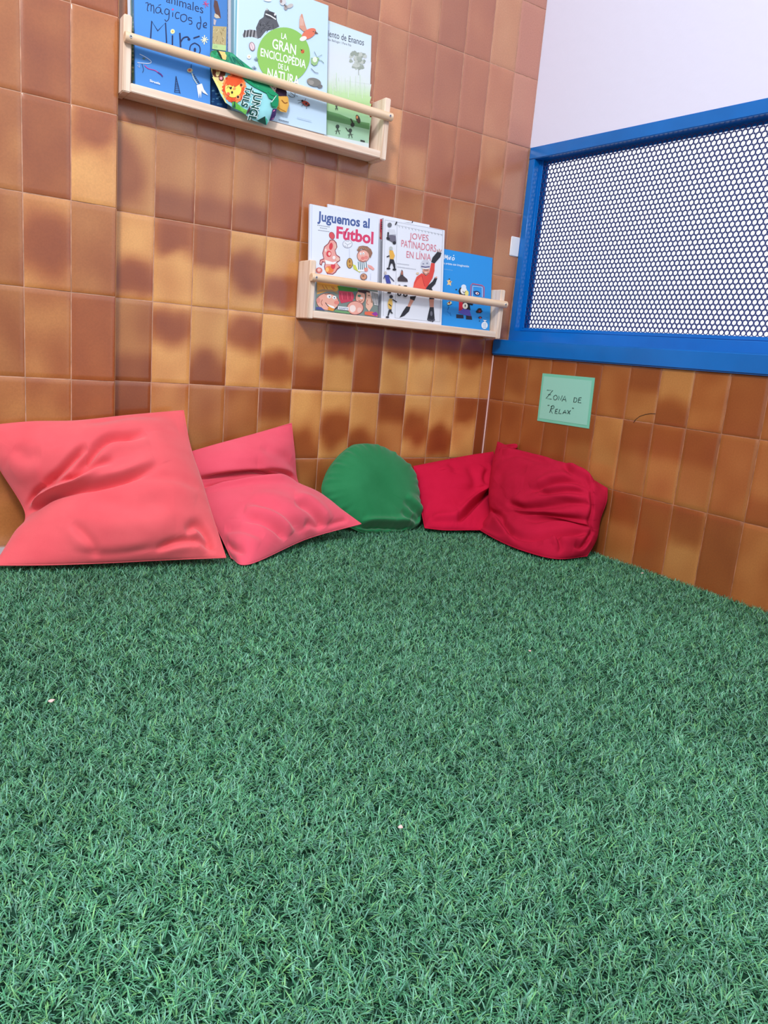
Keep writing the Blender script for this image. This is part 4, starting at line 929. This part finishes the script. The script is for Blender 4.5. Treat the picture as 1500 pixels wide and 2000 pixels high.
def make_cushion(name, label, net, T, m, folds, N=150, wr=.0022, seed=0, back=.45, pw=2.6, pq=.55, tmap=None, wscale=9, seam=True, group=None, lower=None):
    G = np.array([[spec_pt(s) for s in row] for row in net])         # nv x nu x 3
    t = (1-np.cos(np.linspace(0, math.pi, N)))/2*.35+np.linspace(0, 1, N)*.65
    A1 = catmull(G, t)                                               # N x nu x 3
    S = catmull(A1.transpose(1, 0, 2), t).transpose(1, 0, 2)         # N x N x 3
    du = np.gradient(S, axis=1); dv = np.gradient(S, axis=0)
    n = np.cross(dv, du); n /= np.linalg.norm(n, axis=2, keepdims=True)+1e-9
    tow = (CN-S); sg_ = np.sign((n*tow).sum(2).mean()); n *= sg_
    for _ in range(10): n[1:-1, 1:-1] = (n[:-2, 1:-1]+n[2:, 1:-1]+n[1:-1, :-2]+n[1:-1, 2:]+n[1:-1, 1:-1])/5
    n /= np.linalg.norm(n, axis=2, keepdims=True)+1e-9
    U, V = np.meshgrid(t, t)
    prof = ((1-np.abs(2*U-1)**pw)*(1-np.abs(2*V-1)**pw))**pq
    if tmap is not None:
        tm = catmull(catmull(np.array(tmap, float)[:, :, None], t).transpose(1, 0, 2), t).transpose(1, 0, 2)[:, :, 0]; prof = prof*np.clip(tm, .05, 3)
    XY = proj(S.reshape(-1, 3)); D = fold_disp(XY, folds).reshape(N, N)
    edge = np.clip(np.minimum(np.minimum(U, 1-U), np.minimum(V, 1-V))*14, 0, 1)
    Wn = np.zeros((N, N))
    for j in range(N):
        for i in range(N):
            p = S[j, i]
            Wn[j, i] = noise.noise(Vector((p[0]*wscale+seed, p[1]*wscale*.7, p[2]*wscale*1.8)))*.6+noise.noise(Vector((p[0]*wscale*3+seed, p[1]*wscale*3, p[2]*wscale*5)))*.25
    # little seam puckers close to the hem
    puck = np.sin(U*70+seed)*np.exp(-np.minimum(V, 1-V)*26)+np.sin(V*64+seed*2)*np.exp(-np.minimum(U, 1-U)*26)
    H = prof*T+edge*(D+Wn*wr*2+puck*.0011)
    Fp = S+n*H[..., None]; Bp = S-n*(prof*T*back)[..., None]
    F3 = limit(Fp.reshape(-1, 3)); B3 = limit(Bp.reshape(-1, 3))
    idx = np.arange(N*N).reshape(N, N); quads = np.stack([idx[:-1, :-1], idx[:-1, 1:], idx[1:, 1:], idx[1:, :-1]], -1).reshape(-1, 4)
    r = root(name, (F3.mean(0)[0], F3.mean(0)[1], F3[:, 2].min()), label, cat_of(name), group)
    mb = MB(); mb.v = [tuple(p) for p in F3]+[tuple(p) for p in B3]; mb.c = [(.5, .5, .5)]*len(mb.v)
    o = sg_ > 0
    mb.f = [tuple(q) for q in (quads if not o else quads[:, ::-1])]+[tuple(q+N*N) for q in (quads[:, ::-1] if not o else quads)]
    rim = list(idx[0, :])+list(idx[1:, -1])+list(idx[-1, ::-1][1:])+list(idx[::-1, 0][1:-1])
    for a, b in zip(rim, rim[1:]+rim[:1]): mb.f.append((a, b, b+N*N, a+N*N) if o else (a, a+N*N, b+N*N, b))
    body = mb.obj('cushion_cover', m, r); body.data.shade_smooth()
    if seam:                                                          # stitched hem running round the edge
        sm_ = MB(); R = [F3[i]*.5+B3[i]*.5 for i in rim]; ns = 6; K = len(R)
        for k in range(K):
            a = R[k-1]; b = R[(k+1) % K]; d = b-a; d /= np.linalg.norm(d)+1e-9; u = np.cross(d, [0.1, -.9, .4]); u /= np.linalg.norm(u)+1e-9; w = np.cross(d, u)
            for q in range(ns): an = 6.283*q/ns; sm_.v.append(tuple(R[k]+(u*math.cos(an)+w*math.sin(an))*.0016)); sm_.c.append((.5, .5, .5))
        for k in range(K):
            for q in range(ns): sm_.f.append((k*ns+q, k*ns+(q+1) % ns, ((k+1) % K)*ns+(q+1) % ns, ((k+1) % K)*ns+q))
        sm_.obj('hem', m, r)
    return r
def cat_of(n): return 'cushion'
def cw(l, win): return [(win[0]+x/win[2], win[1]+y/win[2]) for x, y in l]
WC = (0, 720, 5.0); WD_ = (360, 800, 4.1667); WE = (780, 850, 3.409); WG = (600, 850, 5.769)
# A: big coral cushion, left
netA = [
 [(-34, 833, 'y', -.075), (60, 824, 'y', -.075), (150, 822, 'y', -.072), (255, 811, 'y', -.06), (358, 802, 'y', -.05)],
 [(-6, 905, 'y', -.10), (80, 885, 'y', -.125), (170, 878, 'y', -.13), (280, 866, 'y', -.13), (371, 870, 'y', -.125)],
 [(50, 1002, 'y', -.13), (140, 962, 'y', -.18), (230, 946, 'y', -.20), (320, 940, 'y', -.21), (394, 940, 'y', -.20)],
 [(24, 1048, 'y', -.19), (125, 1036, 'y', -.235), (220, 1028, 'y', -.27), (320, 1020, 'y', -.29), (418, 1018, 'y', -.29)],
 [(-10, 1104, 'z', -.382), (100, 1103, 'z', -.378), (210, 1099, 'z', -.378), (330, 1093, 'z', -.376), (441, 1089, 'z', -.372)]]
fA = [
 (cw([(235, 1400), (330, 1280), (440, 1170), (600, 1130), (760, 1100), (900, 1040), (1100, 1000)], WC), 7, .014, .008, 1),
 (cw([(470, 1130), (600, 1050), (700, 960), (790, 890), (840, 875)], WC), 8, .018, .006, 1),
 (cw([(720, 1070), (840, 990), (930, 890), (1020, 810), (1120, 780), (1250, 770), (1400, 730)], WC), 9, .018, .007, 1),
 (cw([(215, 1440), (380, 1370), (560, 1280), (800, 1240), (1000, 1230), (1250, 1180), (1500, 1060)], WC), 8, .017, .009, -1),
 (cw([(800, 540), (950, 560), (1150, 520), (1400, 470), (1700, 440)], WC), 14, .004, .004, 1),
 ([(355, 1045), (378, 1035), (400, 1050), (415, 1075)], 9, .012, .006, 1),
 ([(300, 1075), (340, 1062), (385, 1062), (420, 1082)], 8, .010, .004, 1),
 (cw([(700, 1830), (1000, 1840), (1250, 1810), (1500, 1750)], WC), 7, .0025, .002, -1),
 (cw([(150, 800), (300, 880), (420, 860)], WC), 12, .004, .003, 1),
 ([(260, 960), (320, 955), (380, 965)], 12, .004, .003, 1), ([(180, 1000), (260, 1010), (330, 1000)], 16, .004, .003, 1), ([(150, 1040), (180, 1070), (185, 1095)], 10, .005, .003, 1)]
make_cushion('throw_cushion', 'large coral cushion slumped against the pillar, in front at far left', netA, .050, M_CORAL, fA, N=230, seed=3,
             tmap=[[.5, .6, .7, .7, .5], [.8, .9, 1, 1, .8], [.35, .7, 1, 1.05, .9], [.8, 1, 1.1, 1.1, .9], [.7, .8, .8, .8, .6]])
# B: second coral cushion, folded
netB = [
 [(345, 891, 'y', -.035), (420, 869, 'y', -.032), (497, 848, 'y', -.03), (569, 827, 'y', -.028)],
 [(362, 925, 'y', -.07), (435, 908, 'y', -.075), (505, 893, 'y', -.075), (575, 882, 'y', -.05)],
 [(380, 952, 'y', -.085), (450, 938, 'y', -.085), (520, 930, 'y', -.08), (584, 946, 'y', -.05)],
 [(400, 985, 'y', -.15), (470, 972, 'y', -.145), (548, 958, 'y', -.135), (628, 966, 'y', -.125)],
 [(428, 1040, 'z', -.345), (500, 1022, 'z', -.322), (585, 1005, 'z', -.316), (668, 996, 'y', -.195)],
 [(452, 1090, 'z', -.386), (489, 1101, 'z', -.386), (600, 1052, 'z', -.372), (705, 1023, 'y', -.235)]]
fB = [
 (cw([(125, 562), (280, 530), (420, 508), (560, 500), (700, 540), (860, 590), (930, 610)], WD_), 4, .016, .006, -1),
 (cw([(150, 640), (320, 618), (500, 604), (680, 598), (800, 592), (900, 602)], WD_), 4, .015, .012, 1),
 (cw([(560, 490), (680, 495), (800, 520), (900, 575)], WD_), 5, .008, .005, -1),
 (cw([(850, 830), (960, 850), (1050, 900), (1130, 970)], WD_), 7, .009, .008, -1),
 (cw([(480, 940), (600, 960), (720, 1010), (800, 1080)], WD_), 7, .010, .009, -1),
 (cw([(930, 960), (1010, 950), (1100, 985)], WD_), 7, .006, .004, 1), (cw([(520, 840), (680, 880), (840, 960), (930, 1010)], WD_), 9, .006, .005, -1),
 (cw([(350, 1110), (420, 1150), (500, 1200)], WD_), 6, .008, .005, 1), (cw([(330, 1000), (480, 1020), (620, 1080)], WD_), 9, .005, .004, 1),
 (cw([(600, 330), (720, 370), (850, 400)], WD_), 10, .004, .003, 1), (cw([(1150, 960), (1230, 930), (1330, 900)], WD_), 6, .005, .003, 1)]
make_cushion('throw_cushion', 'pink coral cushion folded in two, between the big coral and the green cushion', netB, .030, M_CORAL2, fB, N=250, seed=9, back=.4,
             tmap=[[.3, .5, .6, .5], [.6, .8, .9, .7], [.15, .3, .35, .25], [.6, .9, 1.0, .7], [.7, 1.2, 1.3, .9], [.4, .8, .9, .5]])
# D: crimson cushion in the corner
netD = [
 [(808, 911, 'y', -.045), (868, 899, 'y', -.042), (921, 889, 'y', -.045), (970, 882, 'y', -.06)],
 [(815, 944, 'y', -.085), (868, 939, 'y', -.09), (917, 936, 'y', -.09), (966, 932, 'y', -.095)],
 [(821, 985, 'y', -.13), (870, 984, 'y', -.145), (918, 982, 'y', -.14), (964, 980, 'y', -.135)],
 [(830, 1031, 'z', -.380), (868, 1035, 'z', -.380), (908, 1035, 'z', -.380), (955, 1035, 'z', -.378)]]
fD = [
 (cw([(620, 200), (612, 270), (590, 330), (540, 430), (460, 530), (370, 612)], WE), 5, .018, .010, 1),
 (cw([(560, 250), (530, 310), (540, 360)], WE), 6, .005, .004, 1), (cw([(300, 210), (330, 260), (320, 300)], WE), 8, .004, .003, 1),
 (cw([(420, 230), (450, 330), (430, 420)], WE), 10, .004, .004, 1), (cw([(210, 600), (300, 606), (370, 612)], WE), 4, .006, .004, -1),
 (cw([(170, 520), (260, 540), (330, 500)], WE), 12, .003, .003, 1)]
make_cushion('throw_cushion', 'bright crimson cushion leaning in the corner right beside the green one', netD, .042, M_RED, fD, N=150, seed=21, back=.3)
# E: crimson cushion against the low wall
netE = [
 [(972, 863, 'x', -.012), (1015, 881, 'x', -.012), (1068, 899, 'x', -.010), (1124, 918, 'x', -.010), (1186, 954, 'x', -.010)],
 [(962, 915, 'x', -.05), (1014, 925, 'x', -.06), (1068, 936, 'x', -.06), (1124, 950, 'x', -.055), (1184, 980, 'x', -.018)],
 [(957, 965, 'x', -.09), (1009, 974, 'x', -.105), (1062, 983, 'x', -.105), (1118, 993, 'x', -.085), (1172, 1014, 'x', -.022)],
 [(957, 1008, 'x', -.13), (1004, 1022, 'x', -.145), (1056, 1032, 'x', -.14), (1112, 1040, 'x', -.105), (1165, 1052, 'x', -.028)],
 [(930, 1031, 'z', -.380), (975, 1056, 'z', -.382), (1024, 1076, 'z', -.383), (1086, 1091, 'z', -.384), (1146, 1086, 'z', -.384)]]
fE = [
 (cw([(1110, 262), (1170, 325), (1230, 350), (1272, 385)], WE), 5, .010, .008, -1),
 (cw([(1272, 385), (1268, 470), (1232, 560), (1228, 680), (1190, 780)], WE), 4, .006, .007, 1),
 (cw([(1265, 395), (1180, 365), (1080, 370), (1000, 405), (940, 430)], WE), 5, .012, .006, 1),
 (cw([(1250, 410), (1150, 420), (1060, 440), (980, 445)], WE), 5, .009, .006, 1),
 (cw([(1240, 470), (1080, 495), (920, 520), (830, 500), (800, 470)], WE), 6, .012, .007, 1),
 (cw([(1235, 555), (1100, 560), (960, 570), (840, 590)], WE), 6, .010, .006, 1),
 (cw([(1225, 610), (1080, 620), (940, 650), (860, 650)], WE), 5, .006, .004, 1),
 (cw([(1215, 700), (1080, 725), (900, 740), (780, 715), (700, 650), (650, 600)], WE), 5, .013, .008, -1),
 (cw([(520, 600), (600, 660), (700, 700), (740, 700)], WE), 4, .009, .006, 1),
 (cw([(760, 730), (860, 770), (960, 775)], WE), 4, .008, .006, 1), (cw([(1040, 740), (1060, 790), (1040, 812)], WE), 4, .009, .006, 1), (cw([(1130, 770), (1180, 770), (1215, 715)], WE), 4, .008, .004, 1),
 (cw([(730, 190), (830, 180), (950, 225), (1040, 270)], WE), 7, .005, .006, -1), (cw([(700, 340), (780, 280), (900, 290)], WE), 12, .004, .003, 1),
 (cw([(620, 520), (680, 580), (720, 650)], WE), 6, .008, .005, 1), (cw([(990, 0), (700, 80), (790, 90)][1:], WE), 5, .006, .004, 1)]
re = make_cushion('throw_cushion', 'dark crimson rumpled cushion leaning on the low wall below the green card', netE, .050, M_RED2, fE, N=240, seed=33, back=.12, pw=4.0, pq=.6, wscale=11)
# its turned-back corner
ear = MB(); ep = [on(0, -.010, *p) for p in cw([(640, 60), (700, 62), (760, 52), (800, 50), (806, 78), (790, 100), (740, 98), (700, 90)], WE)]
c = sum(ep)/len(ep)+np.array([-.012, 0, 0]); c2 = c+np.array([.010, 0, 0])
n_ = len(ep); vs = [c]+[p*.55+c*.45+np.array([-.004+.004*math.sin(i*2.1), 0, 0]) for i, p in enumerate(ep)]+ep+[c2]
fs = [(0, 1+i, 1+(i+1) % n_) for i in range(n_)]+[(1+i, 1+n_+i, 1+n_+(i+1) % n_, 1+(i+1) % n_) for i in range(n_)]+[(1+2*n_, 1+n_+(i+1) % n_, 1+n_+i) for i in range(n_)]
ear.add(vs, fs); eo = ear.obj('turned_corner', M_RED2, re); sub = eo.modifiers.new('s', 'SUBSURF'); sub.levels = 2; sub.render_levels = 2

# C: round green cushion
def round_cushion():
    out = cw([(640, 98), (770, 106), (880, 150), (960, 190), (1040, 250), (1120, 320), (1185, 380), (1225, 480), (1248, 600), (1264, 740), (1275, 860), (1278, 940), (1262, 1000), (1180, 1052), (1060, 1092), (900, 1116), (760, 1112), (600, 1088), (470, 1030), (360, 930), (250, 800), (178, 700), (162, 600), (178, 530), (215, 430), (255, 360), (300, 300), (360, 228), (440, 160), (520, 110)], WG)
    yt, zt, yb_, zb_ = -.020, -.155, -.165, -.384
    ln = (yt-yb_)/(zt-zb_); n = np.array([0, 1, -ln]); d = yb_-ln*zb_
    O = np.array([on_plane(x, y, n, d) for x, y in out]); O = np.vstack([O, O[:1]])
    Lc = np.r_[0, np.cumsum(np.linalg.norm(np.diff(O, axis=0), axis=1))]; K = 220; t = np.linspace(0, Lc[-1], K, endpoint=False)
    O = np.stack([np.interp(t, Lc, O[:, i]) for i in range(3)], 1)
    for _ in range(3): O = (np.roll(O, 1, 0)+2*O+np.roll(O, -1, 0))/4
    C = O.mean(0); nr = 70; N = -n/np.linalg.norm(n); N = np.array([0, -1, ln])/math.hypot(1, ln)
    folds = [(cw([(540, 1052), (700, 1046), (900, 1052), (1060, 1056), (1190, 1046)], WG), 4, .016, .010, -1),
             (cw([(1010, 790), (1120, 850), (1200, 900), (1275, 930)], WG), 6, .007, .006, -1), (cw([(1290, 950), (1180, 900), (1080, 850)], WG), 5, .004, .002, 1),
             (cw([(980, 900), (1080, 960), (1180, 990), (1260, 985)], WG), 6, .006, .006, 1), (cw([(1270, 960), (1190, 955), (1130, 930)], WG), 5, .008, .003, 1)]
    V = []; 
    for i in range(nr+1):
        r = 1-(i/nr)**1.15
        V.append(C+(O-C)*r)
    S = np.array(V); R = np.array([1-(i/nr)**1.15 for i in range(nr+1)])[:, None]*np.ones(K)
    D = fold_disp(proj(S.reshape(-1, 3)), folds).reshape(nr+1, K)
    ang = np.linspace(0, 2*math.pi, K, endpoint=False)[None, :]
    puck = (np.sin(ang*31)+.7*np.sin(ang*19+1)+.6*np.sin(ang*47+2))*np.exp(-(1-R)*11)*.0042
    prof = (1-R**3.2)**.55
    edge = np.clip((1-R)*18, 0, 1)
    Wn = np.array([noise.noise(Vector(tuple(p*11)))*.0025 for p in S.reshape(-1, 3)]).reshape(nr+1, K)
    F = S+N*(prof*.044+edge*(D+puck+Wn))[..., None]; B = S-N*(prof*.030)[..., None]
    F[0] += N*.0; F3 = limit(F.reshape(-1, 3).copy()); B3 = limit(B.reshape(-1, 3).copy())
    r = root('round_cushion', (C[0], C[1], F3[:, 2].min()), 'round green cushion leaning against the tiles below the lower shelf', 'cushion')
    mb = MB(); n1 = (nr+1)*K; mb.v = [tuple(p) for p in F3]+[tuple(p) for p in B3]; mb.c = [(.5, .5, .5)]*(2*n1)
    for i in range(nr):
        for k in range(K):
            k2 = (k+1) % K; a, b, c_, d_ = i*K+k, i*K+k2, (i+1)*K+k2, (i+1)*K+k
            mb.f.append((a, b, c_, d_)[::-1]); mb.f.append((n1+a, n1+b, n1+c_, n1+d_))
    for k in range(K): mb.f.append((k, (k+1) % K, n1+(k+1) % K, n1+k))
    o = mb.obj('cushion_cover', M_GREENC, r); o.data.shade_smooth()
    pts = smooth_poly(cw([(1120, 420), (1080, 520), (980, 640), (880, 770), (780, 940)], WG), 6)
    rim = MB(); ns = 6; Rm = F3[:K]*.5+B3[:K]*.5
    for k in range(K):
        a, b = Rm[k-1], Rm[(k+1) % K]; d_ = (b-a)/(np.linalg.norm(b-a)+1e-9); u = np.cross(d_, N); w = np.cross(d_, u)
        for q in range(ns): rim.v.append(tuple(Rm[k]+(u*math.cos(6.283*q/ns)+w*math.sin(6.283*q/ns))*.0017)); rim.c.append((.5, .5, .5))
    for k in range(K):
        for q in range(ns): rim.f.append((k*ns+q, k*ns+(q+1) % ns, ((k+1) % K)*ns+(q+1) % ns, ((k+1) % K)*ns+q))
    rim.obj('hem', M_GREENC, r)
round_cushion()

# ---------------------------------------------------------------- tiny scraps on the turf
M_SCR = mat('paper_scrap', (224, 190, 186), rough=.8)
for (x, y, s, lb) in ((100, 1368, .0045, 'tiny pale pink scrap on the turf in the left middle ground'), (783, 1615, .0035, 'tiny pinkish scrap on the turf near the centre foreground'), (1255, 1119, .0035, 'tiny white crumb on the turf by the low tiled wall'), (1035, 1270, .003, 'tiny tan crumb on the turf in the right middle ground')):
    p = on(2, TZ+.017, x, y); mb = MB(); vs = []
    for k in range(7): a = 6.283*k/7; rr = s*random.uniform(.6, 1.1); vs.append((p[0]+rr*math.cos(a), p[1]+rr*math.sin(a), p[2]+random.uniform(-.001, .001)))
    n = len(vs); vs += [(a, b, c-.0008) for a, b, c in vs]
    mb.add(vs, [tuple(range(n)), tuple(range(2*n-1, n-1, -1))]+[(i, i+n, (i+1) % n+n, (i+1) % n) for i in range(n)])
    tag(mb.obj('scrap', M_SCR, loc=p, smooth=False), lb, 'scrap')

# ---------------------------------------------------------------- light
w = bpy.data.worlds.new('World'); SC.world = w; w.use_nodes = True
bg = w.node_tree.nodes['Background']; bg.inputs[0].default_value = (.92, .95, 1.0, 1)
nt = w.node_tree; tc = nt.nodes.new('ShaderNodeTexCoord'); sp = nt.nodes.new('ShaderNodeSeparateXYZ'); nt.links.new(tc.outputs['Generated'], sp.inputs[0])
def mr(sock, a, b, c, d):
    m = nt.nodes.new('ShaderNodeMapRange'); m.interpolation_type = 'SMOOTHSTEP'
    for k, v in zip(('From Min', 'From Max', 'To Min', 'To Max'), (a, b, c, d)): m.inputs[k].default_value = v
    nt.links.new(sock, m.inputs['Value']); return m.outputs['Result']
ad = nt.nodes.new('ShaderNodeMath'); ad.operation = 'ADD'
nt.links.new(mr(sp.outputs['Z'], -.05, .32, .50, 1.36), ad.inputs[0]); mu = nt.nodes.new('ShaderNodeMath'); mu.operation = 'MULTIPLY'
nt.links.new(mr(sp.outputs['X'], .1, .5, 0, .52), mu.inputs[0]); nt.links.new(mr(sp.outputs['Z'], .25, .45, 1, 0), mu.inputs[1]); nt.links.new(mu.outputs[0], ad.inputs[1])
nt.links.new(ad.outputs[0], bg.inputs[1])
def area(name, loc, target, size, energy, col=(1, 1, 1), sy=None):
    l = bpy.data.lights.new(name, 'AREA'); l.energy = energy; l.size = size; l.color = col
    if sy: l.shape = 'RECTANGLE'; l.size_y = sy
    o = bpy.data.objects.new(name, l); COL.objects.link(o); o.location = loc
    o.rotation_euler = (Vector(target)-Vector(loc)).to_track_quat('-Z', 'Y').to_euler(); return o
area('ceiling_light', (-2.3, -2.1, 2.1), (-.5, -.3, .1), .42, 54, (1, .97, .94))
SC.view_settings.view_transform = 'Standard'; SC.view_settings.look = 'None'; SC.view_settings.exposure = 0.0
for o in SC.objects:
    if o.parent is None and o.name.split('.')[0] == 'picture_book':
        o['group'] = 'picture books on the upper shelf' if o.location.z > .5 else 'picture books on the lower shelf'
    if o.parent is None and o.name.split('.')[0] in ('throw_cushion', 'round_cushion'): o['group'] = 'cushions leaning along the tiled walls'
    if o.parent is None and o.name.split('.')[0] == 'book_shelf': o['group'] = 'pine book shelves on the back wall'
    if o.name.split('.')[0] == 'scrap': o['group'] = 'tiny scraps on the turf'
clean()
